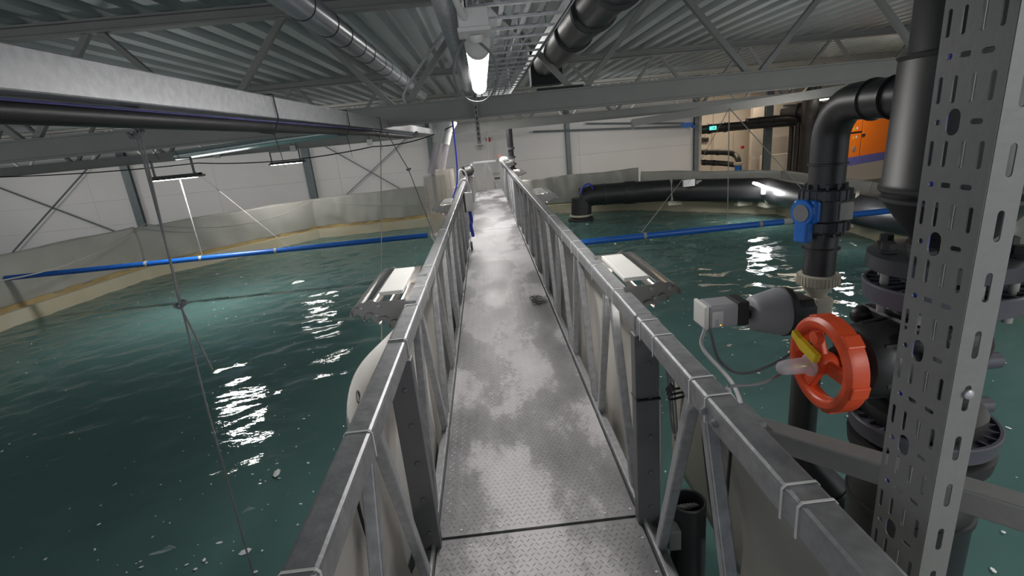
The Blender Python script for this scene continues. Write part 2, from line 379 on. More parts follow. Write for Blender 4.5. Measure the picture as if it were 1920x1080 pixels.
# faint fish just under the surface
def fish_mb():
    mb = MB(); pr = [(0, .006), (.03, .022), (.09, .038), (.18, .046), (.28, .040), (.38, .022), (.44, .012)]; k0 = 0; n = 10
    for i, (a, r_) in enumerate(pr): mb.v += [(a, math.cos(j*2*math.pi/n)*r_*.6, math.sin(j*2*math.pi/n)*r_) for j in range(n)]
    for i in range(len(pr)-1):
        for j in range(n): mb.f.append((i*n+j, i*n+(j+1) % n, (i+1)*n+(j+1) % n, (i+1)*n+j))
    return mb
fs = [((-2.55, 2.55), .25, 'pale fish swimming under the water, near the rail at lower left'), ((-2.2, 2.0), 2.6, 'pale fish under the water, beside the foam streak at lower left'), ((-2.75, 3.05), .15, 'pale fish under the water, just below the big lamp reflection'), ((-1.9, 2.35), -.4, 'pale fish under the water, nearest to the left rail'), ((-3.1, 2.45), 2.9, 'pale fish under the water, left of the hanging rope'), ((-2.3, 3.3), .5, 'pale fish under the water, right of the lamp reflection')]
F0 = None
for (x_, y_), a, lb in fs:
    if F0 is None:
        F0 = thing('fish', lb, 'fish', (x_, y_, WZ-.045), 'fish under the surface'); F0.rotation_euler = (0, 0, a)
        fish_mb().build('body', 'fish', F0, smooth=True, local=True)
        MB().prism([(.43, 0), (.52, .055), (.49, 0), (.52, -.055)], 'y', -.003, .003).build('tail', 'fish', F0, local=True)
        MB().prism([(.15, .04), (.22, .075), (.27, .035)], 'y', -.003, .003).build('fin', 'fish', F0, local=True)
    else:
        c = copy_tree(F0, label=lb); c.location = (x_, y_, WZ-.045); c.rotation_euler = (0, 0, a)

# ------------------------------------------------------------------ tarpaulins around the tank
def tarp_sheet(a, b_, zt0, zt1, zb, label, name='splash_tarpaulin', m_='tarp', amp=.045, out=.05, folds=26, seed=0, thick=.006):
    rng = np.random.RandomState(seed); a, b_ = Vector((*a, 0)), Vector((*b_, 0)); L = (b_-a).length; d = (b_-a)/L; nrm = Vector((-d.y, d.x, 0))
    nx, nz = int(L/.06), 16; ph = rng.rand(6)*6.28; fr = rng.uniform(.5, 1.6, 6)*folds/6; mb = MB(); dr = rng.uniform(-1, 1, 6)
    for j in range(nz+1):
        w = j/nz
        for i in range(nx+1):
            u = i/nx; zt = zt0*(1-u)+zt1*u
            q = sum(math.sin(u*L*fr[k]*2.2+ph[k]+dr[k]*w*5) for k in range(6))/6
            q2 = sum(abs(math.sin(u*L*.9+ph[k]+w*2*dr[k])) for k in range(2))/2
            off = amp*(q*(1.3-.8*w)+.8*q2)+out*math.sin(w*math.pi)
            pt = a+d*(u*L)+nrm*off; mb.v.append((pt.x, pt.y, zb+(zt-zb)*w + (.012*math.sin(u*L*3+ph[0]) if j == nz else 0)))
    for j in range(nz):
        for i in range(nx): k = j*(nx+1)+i; mb.f.append((k, k+1, k+nx+2, k+nx+1))
    o = mb.build(name, m_, smooth=True); so = o.modifiers.new('solid', 'SOLIDIFY'); so.thickness = thick
    return tag(o, label, 'tarpaulin', 'tarpaulins around the tank')
RT = inset(TANK, .22)
tarp_sheet(RT[1], RT[0], .68, .75, -.36, 'grey tarpaulin at the far left edge of the picture', seed=1)
tarp_sheet(RT[2], RT[1], .62, .66, -.36, 'grey tarpaulin along the left side of the tank, under the left column', seed=2)
tarp_sheet(RT[3], RT[2], .58, .6, -.36, 'grey wrinkled tarpaulin in the left corner, between the two columns', seed=3, amp=.07)
tarp_sheet((-1.95, 17.05), RT[3], .62, .58, -.36, 'grey tarpaulin at the back of the tank, left of the walkway', seed=4, amp=.06)
tarp_sheet((4.85, 16.1), (1.2, 17.0), .6, .5, -.36, 'grey creased tarpaulin at the back of the tank, right of the walkway', seed=5, amp=.11)
tarp_sheet(RT[7], (4.9, 15.95), .42, .5, -.3, 'grey tarpaulin behind the curved black pipe, from its third bracket', seed=6, amp=.04)
tarp_sheet(RT[8], RT[7], .36, .42, -.3, 'grey tarpaulin behind the bright floodlight on the pipe', seed=7, amp=.03)
tarp_sheet(RT[9], RT[8], .36, .36, -.3, 'grey tarpaulin below the orange cabinet', seed=8, amp=.03)
tarp_sheet(RT[10], RT[9], .36, .36, -.3, 'grey tarpaulin at the right edge of the picture', seed=9, amp=.03)

# ------------------------------------------------------------------ walkway deck
dk = thing('walkway_deck', 'long grey tread plate walkway deck with pale stains', 'walkway', (.1, 8, -.1))
secs = [(-1.2, 2.085), (2.105, 10.98), (11.0, 20.0)]
for y0, y1 in secs:
    MB().box((-.415, y0, -.012), (.608, y1, 0)).build('deck_plate', 'deck', dk)
for s, x_ in ((-1, -.43), (1, .625)):
    for y0, y1 in secs:
        MB().box((x_-.008, y0+.01, -.12), (x_+.008, y1-.01, .035)).build('edge_strip', 'galv', dk, bevel=.003)
for k in range(22):
    MB().box((-.42, -.9+k, -.1), (.615, -.82+k, -.013)).build('cross_member', 'galv', dk)
def lugs():
    mb = MB(); sx, sy = .030, .030; j = 0; y_ = .55
    while y_ < 8.0:
        i = 0; x_ = -.40+(j % 2)*sx/2
        while x_ < .59:
            a = math.pi/4 if (i+j) % 2 else -math.pi/4
            c, s_ = math.cos(a), math.sin(a); L, w = .0125, .0038
            if not 2.06 < y_ < 2.13:
                mb.add([(x_+c*L*u-s_*w*v, y_+s_*L*u+c*w*v, z) for u, v, z in ((-1, 0, 0), (0, -1, 0), (1, 0, 0), (0, 1, 0), (-.5, 0, .0022), (.5, 0, .0022))],
                       [(0, 1, 5, 4), (1, 2, 5), (2, 3, 4, 5), (3, 0, 4)])
            x_ += sx; i += 1
        y_ += sy; j += 1
    o = mb.build('tread_lugs', 'lug', dk); o['kind'] = 'stuff'
lugs()
for k, (x_, y_) in enumerate([(.585, 2.15), (.45, 2.14), (.3, 2.13), (.1, 2.13), (-.1, 2.13), (-.3, 2.14), (.59, 1.95), (.59, 1.75), (.42, 2.03), (.2, 2.03), (-.05, 2.03), (-.25, 2.03)]):
    MB().lathe((x_, y_, 0), (0, 0, 1), [(0, .008), (.003, .007), (.004, .002)], 8).build('screw', 'galv_light', dk, smooth=True)

# ------------------------------------------------------------------ railings
def railing(X, s, label):
    R = thing('railing', label, 'railing', (X, 8, 0)); w = .085
    for (y0, y1) in ((.1, 2.06), (2.07, 11.0), (11.01, 19.95)):
        MB().box((X-w/2, y0, 1.02), (X+w/2, y1, 1.105)).build('top_rail', 'galv', R, bevel=.012)
        MB().box((X-.03, y0, -.06), (X+.03, y1, .0)).build('bottom_rail', 'galv', R, bevel=.006)
    ns = [.46, 1.46]+[2.70+i for i in range(8)]+[11.66+i for i in range(8)]
    for n_ in ns:
        for q in (-1, 1):
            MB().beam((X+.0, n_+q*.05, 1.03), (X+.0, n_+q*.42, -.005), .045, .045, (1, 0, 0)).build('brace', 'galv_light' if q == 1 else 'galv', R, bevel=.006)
    for yp in (2.08, 11.0, 19.9):
        po = MB().box((X-.055, yp-.045, -.12), (X+.055, yp+.02, 1.02)).build('post', 'post_steel' if yp < 3 else 'galv', R, bevel=.004)
        if yp < 3:
            for zb in (.1, .3, .5, .7, .88):
                MB().lathe((X+.01, yp-.045, zb), (0, -1, 0), [(0, .013), (.006, .013), (.008, .009)], 6).build('bolt', 'post_steel', po)
    return R
RR = railing(.65, 1, 'galvanized steel railing along the right side of the walkway')
LR = railing(-.45, -1, 'galvanized steel railing along the left side of the walkway')
ER = thing('railing', 'short galvanized railing closing the far end of the walkway', 'railing', (.1, 20.05, 0))
MB().box((-.49, 20.0, 1.02), (.69, 20.085, 1.105)).build('top_rail', 'galv_light', ER, bevel=.012)
MB().box((-.49, 20.0, -.06), (.69, 20.06, 0)).build('bottom_rail', 'galv', ER)
for a, b_ in (((.08, 1.03), (-.22, 0)), ((.12, 1.03), (.45, 0)), ((-.42, 1.03), (-.35, 0)), ((.6, 1.03), (.58, 0))):
    MB().beam((a[0], 20.03, a[1]), (b_[0], 20.03, b_[1]), .045, .045, (0, 1, 0)).build('brace', 'galv', ER)
def band(X, y_, R, w=.085):
    h = w/2; c = .011; z0, z1 = 1.016, 1.109; g = .0022
    def loop(e): return [(X-h-e, z0), (X-h-e, z1-c), (X-h+c-.004, z1-.002+e), (X+h-c+.004, z1-.002+e), (X+h+e, z1-c), (X+h+e, z0)]
    o = loop(g); i = loop(0)
    MB().prism(o+i[::-1], 'y', y_, y_+.006).build('cable_tie', 'tie', R)
for y_ in (.86, .92, 1.33, 1.45, 1.82, 1.99, 2.46, 2.98, 3.45, 3.74, 4.2, 5.1): band(.65, y_, RR)
for y_ in (.84, 1.35, 2.08, 2.56, 2.91, 3.43, 4.9): band(-.45, y_, LR)
for y_, z_ in ((1.33, 1.06), (1.26, 1.06)):
    MB().lathe((.65-.043, y_, z_), (-1, 0, 0), [(0, .014), (.008, .014), (.008, .008), (.014, .008)], 6).build('bolt', 'galv', RR)
MB().box((.593, 2.02, .70), (.707, 2.108, .706)).build('strap', 'cable', RR)

# tarpaulins hanging along the outer side of the railings
def rail_tarp(X, s, y0, y1, label, m_='tarp_pale', zt=1.0, bulge=.12, seed=0, zb=-.66, drop=0, o0=.075, o1=None):
    if o1 is None: o1 = o0
    rng = np.random.RandomState(seed); ny, nz = int((y1-y0)/.07), 20; ph = rng.rand(8)*6.28; fr = rng.uniform(1, 6, 8); mb = MB()
    for j in range(nz+1):
        w = j/nz
        for i in range(ny+1):
            y_ = y0+(y1-y0)*i/ny
            q = sum(math.sin(y_*fr[k]+ph[k]+w*(k-4)*.8) for k in range(8))/8
            off = o0+(o1-o0)*min(1, w*2.2)+bulge*math.sin(min(1, w*1.15)*math.pi)**1.0*(.6+.5*math.sin(y_*1.3+ph[0]))+.05*q*(.3+w)
            mb.v.append((X+s*max(off, .06), y_, zt-(zt-zb)*w-drop*math.sin((y_-y0)/(y1-y0)*math.pi)*(1-w)))
    for j in range(nz):
        for i in range(ny): k = j*(ny+1)+i; mb.f.append((k, k+1, k+ny+2, k+ny+1))
    o = mb.build('rail_tarpaulin', m_, smooth=True); so = o.modifiers.new('solid', 'SOLIDIFY'); so.thickness = .004
    return tag(o, label, 'tarpaulin', 'tarpaulins hung outside the railings')
rail_tarp(.65, 1, .1, 1.58, 'bulging grey tarpaulin below the right rail, nearest the camera', m_='tarp', seed=11, bulge=.22, zt=1.0, o0=.05, o1=.12)
rail_tarp(.65, 1, 1.5, 2.7, 'grey tarpaulin piece behind the short open pipe, next to the dark right post', m_='tarp', seed=16, bulge=.05, o0=.10, o1=.36, zt=1.0, zb=-.15)
rail_tarp(.65, 1, 2.15, 10.9, 'pale tarpaulin outside the right railing, before the second post', seed=12, bulge=.1)
rail_tarp(.65, 1, 11.05, 16.2, 'pale tarpaulin outside the far part of the right railing', seed=13, bulge=.08)
rail_tarp(-.45, -1, .6, 10.9, 'pale tarpaulin outside the left railing, before the second post', seed=14, bulge=.1)
rail_tarp(-.45, -1, 11.05, 16.2, 'pale tarpaulin outside the far part of the left railing', seed=15, bulge=.08)
# white sheet bulging past the left rail with eyelets
mb = MB(); ny, nz = 26, 12
for j in range(nz+1):
    for i in range(ny+1):
        u, w = i/ny, j/nz; y_ = 1.55+1.5*u
        prof = math.sin(min(1, u*1.25+.1)*math.pi)**.7 if u*1.25+.1 < 1 else 0
        mb.v.append((-.51-.085*max(0, prof)*(1-.25*w)-.01*math.sin(u*9), y_, 1.03-.04*w*0-1.2*w+.02*math.sin(u*7)))
for j in range(nz):
    for i in range(ny): k = j*(ny+1)+i; mb.f.append((k, k+1, k+ny+2, k+ny+1))
ws = mb.build('cover_sheet', 'white_pl', smooth=True); ws.modifiers.new('solid', 'SOLIDIFY').thickness = .006
tag(ws, 'white sheet with metal eyelets bulging outside the left rail', 'sheet')
for y_, xx in ((1.85, -.592), (2.12, -.597)):
    MB().tube([(xx-.0, y_+.022*math.cos(a), .97+.022*math.sin(a)) for a in [k*math.pi/8 for k in range(16)]], .006, 6, closed=True).build('eyelet', 'galv', ws, smooth=True)

# ------------------------------------------------------------------ rail floodlights
PROF = [(-.03, .06), (.06, .06), (.12, .058), (.155, .075), (.18, .062), (.21, .064), (.25, .04), (.275, .005), (.26, -.008), (.235, .004), (.215, -.012), (.2, -.034), (.185, -.03), (.165, -.02), (.15, -.05), (.135, -.062), (.115, -.045), (.09, -.055), (.075, -.09), (.055, -.1), (.035, -.06), (-.01, 0)]
def floodlight(label):
    F = thing('rail_floodlight', label, 'floodlight', (0, 0, 0), 'floodlights on the walkway rails')
    for y_ in (-.36, .356):
        MB().prism(PROF, 'y', y_, y_+.004).build('side_plate', 'alu', F, local=True)
    MB().box((.0, -.27, .06), (.13, .25, .082)).build('driver_box', 'white_pl', F, bevel=.004, local=True)
    # curved top reflector housing
    arc = [(.125+.15*math.sin(a), -.02+.09*math.cos(a)) for a in [math.radians(q) for q in range(10, 86, 9)]]
    arc2 = [(q[0]-.006, q[1]-.007) for q in reversed(arc)]
    MB().prism(arc+arc2, 'y', -.355, .355).build('housing', 'reflector', F, smooth=True, local=True)
    for cx, cz in ((.235, .012), (.175, -.022), (.10, -.05), (.05, -.075)):
        a_ = [(cx+.03*math.cos(q), cz+.03*math.sin(q)) for q in [math.radians(v) for v in range(-30, 150, 25)]]
        b_ = [(cx+.026*math.cos(q), cz+.026*math.sin(q)) for q in [math.radians(v) for v in range(-30, 150, 25)]]
        rf = MB().prism(a_+b_[::-1], 'y', -.375, .375).build('reflector', 'alu', F, smooth=True, local=True)
        MB().box((cx-.006, -.34, cz+.008), (cx+.006, .34, cz+.014)).build('led_strip', 'led', rf, local=True)
    for bx, bz in ((.115, .035), (.21, .03), (.13, -.015)):
        for y_ in (-.361, .361): MB().lathe((bx, y_, bz), (0, math.copysign(1, y_), 0), [(0, .012), (.006, .011), (.008, .005)], 10).build('bolt', 'galv_light', F, smooth=True, local=True)
    MB().box((-.07, -.3, .0), (.0, -.26, .03)).box((-.07, .26, .0), (.0, .3, .03)).build('bracket', 'galv', F, local=True)
    return F
fl = floodlight('large aluminium floodlight plate on the right rail, nearest the camera')
fl.location = (.68, 2.77, 1.07)
L2 = [((.70, 7.3, 1.06), 0, 'aluminium floodlight on the right rail, second from the camera'), ((.70, 12.3, 1.06), 0, 'aluminium floodlight on the right rail, third from the camera'), ((.70, 16.6, 1.06), 0, 'aluminium floodlight on the right rail, nearest the walkway end'),
      ((-.50, 2.9, 1.09), math.pi, 'aluminium floodlight on the left rail, nearest the camera'), ((-.50, 7.3, 1.04), math.pi, 'aluminium floodlight on the left rail, below the clear hoppers'), ((-.50, 16.6, 1.06), math.pi, 'aluminium floodlight on the left rail, nearest the walkway end')]
for loc, a, lb in L2:
    c = copy_tree(fl, label=lb); c.location = loc; c.rotation_euler = (0, 0, a)

# ------------------------------------------------------------------ overhead: cable ladder, lamp, ducts
ct = thing('cable_ladder', 'galvanized cable ladder hanging above the walkway, right of the strip lamp', 'cable tray', (.3, 5, 2.65))
for x_ in (0.0, .62):
    MB().box((x_-.004, .2, 2.63), (x_+.004, 10.4, 2.70)).box((x_-.015, .2, 2.63), (x_+.015, 10.4, 2.634)).build('side_rail', 'galv_light', ct)
for k in range(29):
    MB().box((.0, .4+k*.35, 2.635), (.62, .43+k*.35, 2.65)).build('rung', 'galv_light', ct)
for k, x_ in enumerate((.08, .2, .3, .36, .45)):
    MB().box((x_, .2, 2.655), (x_+.03, 10.3, 2.66)).build('cable', 'galv_light' if k % 2 else 'cable_grey', ct)
for y_ in (1.2, 4.5, 7.0, 10):
    for x_ in (-.01, .63): MB().tube([(x_, y_, 2.6), (x_, y_, 3.72)], .006, 6).build('hanger_rod', 'galv', ct)
sl = thing('strip_lamp', 'bright white strip lamp hanging above the walkway', 'lamp', (.04, 3.4, 2.31))
MB().box((-.01, 2.42, 2.345), (.09, 4.38, 2.375)).build('housing', 'white_pl', sl, bevel=.01)
MB().lathe((.04, 2.52, 2.32), (0, 1, 0), [(0, .045), (.005, .055), (1.82, .055), (1.84, .045)], 20).build('diffuser', 'lamp', sl, smooth=True)
MB().lathe((.04, 2.40, 2.32), (0, 1, 0), [(0, .04), (.02, .057), (.13, .058)], 20).build('end_cap', 'white_pl', sl, smooth=True)
MB().lathe((.04, 4.34, 2.32), (0, 1, 0), [(0, .058), (.05, .057), (.07, .04)], 20).build('end_cap', 'white_pl', sl, smooth=True)
for y_ in (2.6, 4.2): MB().tube([(.04, y_, 2.37), (.04, y_, 2.64)], .006, 6).build('hanger_rod', 'galv', sl)
jb = thing('junction_box', 'white junction box just behind the strip lamp', 'box', (.04, 2.15, 2.3))
MB().box((-.03, 2.15, 2.33), (.09, 2.3, 2.40)).build('housing', 'white_pl', jb, bevel=.006)
MB().box((-.035, 2.145, 2.315), (.095, 2.305, 2.332)).build('lid', 'white_pl', jb, bevel=.004)
MB().lathe((.035, 2.24, 2.32), (0, .3, -1), [(0, .03), (.02, .03), (.03, .022)], 14).build('plug', 'white_pl', jb, smooth=True)
tag(MB().tube(spline([(-.04, 1.6, 2.62), (-.045, 1.9, 2.56), (-.03, 2.05, 2.42), (.0, 2.16, 2.36)]), .013, 10).build('conduit', 'white_pl', smooth=True), 'white bent conduit running down into the junction box', 'conduit')
tag(MB().tube(spline([(.0, 2.3, 2.33), (-.06, 2.35, 2.26), (-.075, 2.4, 2.17), (-.03, 2.45, 2.09), (.05, 2.45, 2.08), (.11, 2.42, 2.15), (.10, 2.38, 2.25), (.04, 2.32, 2.31)]), .006, 8).build('lamp_cable', 'cable_grey', smooth=True), 'dark cable loop hanging round the strip lamp', 'cable')
s2 = thing('strip_lamp', 'small distant strip lamp under the roof, past the nearest truss', 'lamp', (.0, 11.5, 2.5))
MB().lathe((-.03, 10.9, 2.5), (0, 1, 0), [(0, .04), (1.5, .04)], 14).build('diffuser', 'lamp', s2, smooth=True)
MB().box((-.08, 10.9, 2.54), (.02, 12.4, 2.57)).build('housing', 'white_pl', s2)
for y_ in (11.1, 12.2): MB().tube([(-.03, y_, 2.56), (-.03, y_, 3.72)], .008, 6).build('hanger_rod', 'galv', s2)
# slotted hanger strip under the nearest truss
hs = thing('hanger_channel', 'slotted steel channel hanging from the nearest truss over the walkway', 'channel', (-.02, 6.85, 2.3))
MB().box((-.045, 6.83, 1.86), (.005, 6.86, 2.62)).build('channel', 'beam', hs, bevel=.003)
for k in range(11): MB().box((-.027, 6.825, 1.9+k*.065), (-.013, 6.829, 1.94+k*.065)).build('slot', 'dark', hs)
# large black pipe with clamps
bp_ = thing('overhead_black_pipe', 'thick black pipe with clamp rings under the roof, right of the cable ladder', 'pipe', (1.1, 6, 2.9))
MB().lathe((1.1, -1, 2.92), (0, 1, 0), [(0, .19), (9.2, .19)], 32).build('pipe', 'black', bp_, smooth=True)
for y_ in (3.95, 4.75, 5.75):
    MB().lathe((1.1, y_, 2.92), (0, 1, 0), [(0, .196), (.01, .215), (.07, .215), (.08, .196)], 32).build('clamp_ring', 'black_matte', bp_, smooth=True)
    MB().tube([(1.1, y_+.04, 3.13), (1.1, y_+.04, 3.72)], .012, 8).build('hanger_rod', 'galv', bp_)
MB().lathe((1.1, 4.9, 2.92), (0, 1, 0), [(0, .2), (.25, .2)], 32).build('socket', 'black', bp_, smooth=True)
MB().box((.86, 8.2, 2.62), (1.34, 8.5, 3.12)).build('end_box', 'black_matte', bp_)
MB().box((.8, 6.92, 2.445), (1.4, 7.08, 2.47)).build('bracket', 'black_matte', bp_)
# grey banded duct
gd = thing('banded_duct', 'grey round plastic duct with black bands under the roof on the left', 'duct', (-1.25, 6, 3.0))
MB().lathe((-1.25, -1, 3.02), (0, 1, 0), [(0, .115), (13.5, .115)], 26).build('duct', 'pvc_grey', gd, smooth=True)
for y_ in (3.2, 4.35, 5.0, 5.5, 6.1, 6.6, 7.3, 7.8, 8.6, 9.3, 10.2, 11.0):
    MB().lathe((-1.25, y_, 3.02), (0, 1, 0), [(0, .119), (.018, .119)], 26).build('band', 'dark', gd, smooth=True)
# corrugated hose left of the tray
ch = thing('flexible_duct', 'ribbed white flexible duct running along the cable ladder', 'duct', (-.17, 6, 3.0))
pr = []
for k in range(240): pr += [(k*.045, .095), (k*.045+.022, .083)]
MB().lathe((-.17, .5, 2.98), (0, 1, 0), pr, 18).build('hose', 'galv_light', ch, smooth=True)
# square steel tube with the black pipe strapped below
sb = thing('square_tube_rail', 'galvanized square tube hung under the trusses on the left', 'steel tube', (-1.2, 6, 2.2))
MB().box((-1.26, .6, 2.14), (-1.16, 13.4, 2.26)).build('tube', 'galv_light', sb, bevel=.006)
for y_ in (7.0, 13.2): MB().box((-1.25, y_-.03, 2.255), (-1.17, y_+.03, 2.5)).build('hanger', 'galv', sb)
MB().box((-1.25, .9, 2.255), (-1.17, .96, 3.6)).build('hanger', 'galv', sb)
ap = [(-1.235, .6, 2.1), (-1.235, 3, 2.1), (-1.235, 5.6, 2.1), (-1.2, 7.2, 2.08), (-1.12, 8.6, 2.06), (-1.1, 9.2, 2.12)]
apo = MB().tube(spline(ap, 8), .034, 12).build('air_pipe', 'cable', smooth=True)
tag(apo, 'black pipe with a violet line strapped under the square tube', 'pipe')
MB().tube(spline([(q[0]+.028, q[1], q[2]+.026) for q in ap], 8), .004, 5).build('stripe', 'purple', apo, smooth=True)
for y_ in (3.15, 4.8, 6.3):
    o = thing('tie_strap', {3.15: 'black strap round the square tube, nearest the camera', 4.8: 'black strap round the square tube, middle one', 6.3: 'black strap round the square tube, nearest the truss'}[y_], 'strap', (-1.15, y_, 2.26), 'straps on the square tube')
    MB().tube([(-1.27, y_, 2.27), (-1.15, y_, 2.27), (-1.15, y_+.01, 2.14), (-1.19, y_+.01, 2.055), (-1.27, y_, 2.07)], .005, 6, closed=True).build('strap', 'cable', o)
    MB().tube([(-1.19, y_, 2.055), (-1.185, y_+.02, 1.96), (-1.18, y_+.03, 1.86)], [.004, .003, .001], 6).build('strap_end', 'cable', o)
tag(MB().tube([(-5.96, 10.50, 2.15), (-3.97, 10.50, 2.26), (-2.08, 10.50, 2.33)], .09, 18).build('spiral_duct', 'reflector_dull', smooth=True), 'shiny spiral duct peeking out below the nearest truss at left', 'duct')
so_ = thing('steel_angle', 'pale steel angle slanting up to the right below the nearest truss', 'steel beam', (3.79, 13.00, 1.99))
MB().beam((3.79, 13.00, 1.96), (8.09, 9.50, 2.25), .05, .17).build('angle', 'beam', so_); MB().beam((3.79, 13.00, 2.01), (3.81, 13.00, 1.81), .06, .06).build('bracket', 'beam', so_)
for n_, (p_, lb_) in enumerate((((-6.86, 14.00, 2.17), 'small beam clamp left of the farther hanging floodlight'), ((-4.90, 14.00, 2.15), 'small beam clamp above the farther hanging floodlight'), ((-2.91, 14.00, 2.12), 'small beam clamp right of the farther hanging floodlight'))):
    c = Vector(p_); o = thing('beam_clamp', lb_, 'clamp', c, 'clamps on the middle truss')
    MB().box(c+Vector((-.07, -.14, -.09)), c+Vector((.07, -.1, .06))).build('plate', 'wall', o)
    for dx in (-.045, .045): MB().box(c+Vector((dx-.01, -.13, .0)), c+Vector((dx+.01, -.1, .16))).build('bolt', 'galv', o)
tag(MB().tube(spline([(-0.33, 6.90, 3.21), (-0.56, 6.90, 2.97), (-0.84, 6.90, 2.65), (-0.92, 6.90, 2.53), (-0.90, 6.90, 2.44)]), .018, 8).build('conduit', 'cable_white', smooth=True), 'pale conduit strapped down a truss brace left of the strip lamp', 'conduit')
# ropes
def rope(pts, r_, m_, label, n='rope', knots=()):
    o = MB().tube(pts, r_, 7).build(n, m_, smooth=True); tag(o, label, 'rope')
    for k in knots:
        K = Vector(k); MB().tube(spline([K+Vector((-.03, 0, .01)), K+Vector((0, -.012, -.01)), K+Vector((.03, 0, .012)), K+Vector((.0, .012, .014)), K+Vector((-.028, 0, -.008))]), r_*1.3, 6).build('knot', m_, o, smooth=True)
    return o
rope([(-1.30, 2.1, 2.14), (-1.315, 2.1, 1.6), (-1.345, 2.1, .9), (-1.37, 2.1, -.2), (-1.38, 2.1, -.9)], .0045, 'rope_dark', 'long grey rope hanging from the square tube into the water at left', knots=[(-1.30, 2.1, 2.12), (-1.305, 2.1, 2.05), (-1.33, 2.1, 1.36)])
rope([(-1.285, 2.1, 2.1), (-1.30, 2.09, 1.75), (-1.325, 2.09, 1.36), (-1.275, 2.1, 1.05)], .004, 'rope_dark', 'second strand of grey rope with a loose end at the left')
rope([(-1.2, 6.5, 2.14), (-1.25, 6.0, 1.2), (-1.33, 5.3, -.1), (-1.36, 5.1, -.75)], .006, 'rope', 'thin pale rope hanging straight down past the left rail floodlight')
rope([(-1.15, 6.6, 2.1), (-1.05, 7.3, 1.6), (-.95, 8.6, .3), (-.9, 9.3, -.7)], .006, 'rope_dark', 'thin grey rope slanting down to the water left of the hoppers', knots=[(-1.05, 7.3, 1.6)])
def wall_rope(a, b_, s, lb): rope(sag(a, b_, s), .012, 'rope', lb)
wall_rope((-8.19, 8.00, 0.48), (-8.36, 12.60, 0.70), .25, 'sagging rope along the leftmost tarpaulin')
wall_rope((-8.33, 12.60, 0.71), (-5.44, 16.20, 0.57), .38, 'sagging rope in front of the wrinkled left corner tarpaulin')
wall_rope((-5.39, 16.20, 0.56), (-1.05, 15.50, 0.15), .12, 'sagging rope across the back left tarpaulin')

# hanging lamps over the left half of the tank
def hang_lamp(x0, x1, y_, z, label):
    H = thing('hanging_floodlight', label, 'lamp', (x0, y_, z), 'floodlights hung over the left water')
    MB().box((x0, y_-.15, z), (x1, y_+.15, z+.035)).box((x0+.02, y_-.1, z+.035), (x1-.02, y_-.05, z+.07)).box((x0+.02, y_+.05, z+.035), (x1-.02, y_+.1, z+.07)).build('heat_sink', 'alu_dark', H)
    MB().box((x0+.05, y_-.13, z-.008), (x1-.1, y_-.10, z)).box((x0+.05, y_+.03, z-.008), (x1-.1, y_+.06, z)).build('led_strip', 'led', H)
    for x_ in (x0+.03, x1-.12):
        MB().box((x_, y_-.02, z+.03), (x_+.03, y_+.01, z+.34)).build('hanger', 'beam_dark', H)
    MB().box((x0+.03, y_-.02, z+.33), (x1-.09, y_+.01, z+.36)).build('hanger_bar', 'beam', H)
    for x_ in (x0+.2, x1-.3): MB().tube([(x_, y_, z+.35), (x_-.1, y_, 2.4)], .008, 6).build('suspension_wire', 'rope_dark', H)
    return H
hang_lamp(-5.95, -5.1, 9.6, 1.74, 'larger black hanging floodlight over the left water, nearer the camera')
hang_lamp(-6.0, -5.05, 15.0, 1.76, 'smaller black hanging floodlight farther back over the left water')
area('flood_glow', (-5.5, 9.6, 1.70), (.7, .22), 75, (1, .98, .95))
area('flood_glow', (-5.5, 15.0, 1.71), (.7, .22), 30, (1, .98, .95))
rope([(-5.5, 9.62, 1.72), (-5.64, 9.90, 0.22)], .009, 'cable_white', 'rope painted white as lamp lit, from the larger hanging floodlight to the blue pipe', n='lit_rope')  # lamp light on this rope is put into its white colour
rope(sag((-10.91, 12.00, 2.11), (-6.39, 12.00, 1.99), .05)+sag((-6.39, 12.00, 1.99), (-2.35, 11.50, 1.98), .12)+sag((-2.35, 11.50, 1.98), (-0.54, 11.00, 2.24), .1), .012, 'cable', 'black cable looping along under the trusses above the hanging floodlights', n='cable')
rope([(-5.30, 9.80, 1.83), (-5.35, 10.60, 1.40), (-3.91, 9.90, 0.19)], .006, 'rope', 'thin rope from the larger hanging floodlight down to the blue pipe')
# blue pipes
b1 = thing('blue_pipe', 'long blue perforated pipe hung above the left water', 'pipe', (-5, 9.9, .2))
MB().lathe((-9.4, 9.9, .2), (1, 0, 0), [(0, .05), (8.15, .05)], 16).build('pipe', 'blue', b1, smooth=True)
for k in range(36): MB().lathe((-9.2+k*.22, 9.9-.044, .18), (0, -1, -.45), [(0, .011), (.004, .011)], 8).build('hole', 'dark', b1)
for x_ in (-6.75, -5.7, -4.25): MB().lathe((x_, 9.9, .2), (1, 0, 0), [(0, .056), (.05, .056)], 14).build('clip', 'rope', b1, smooth=True)
b2 = thing('blue_pipe', 'long blue pipe hung above the right water', 'pipe', (4, 7.8, .2))
MB().lathe((.85, 7.8, .2), (1, 0, 0), [(0, .05), (6.6, .05)], 16).build('pipe', 'blue', b2, smooth=True)
for x_ in (2.42, 4.3): MB().lathe((x_, 7.8, .2), (1, 0, 0), [(0, .056), (.045, .056)], 14).build('clip', 'beam', b2, smooth=True)
MB().lathe((4.7, 7.8, .2), (1, 0, 0), [(0, .053), (.14, .053)], 14).build('label_band', 'rope', b2, smooth=True)
rope([(2.39, 7.80, 0.26), (5.03, 12.70, 0.56)], .008, 'rope', 'rope rising from the blue pipe to the right tarpaulin, left one', n='rope')
rope([(3.79, 7.80, 0.22), (3.52, 7.30, 2.01)], .007, 'rope', 'rope rising straight up from the right blue pipe to the truss')
rope([(3.52, 7.30, 2.01), (5.05, 7.90, 0.67), (5.33, 7.80, 0.27)], .007, 'rope', 'rope slanting down from the truss towards the ball valve')
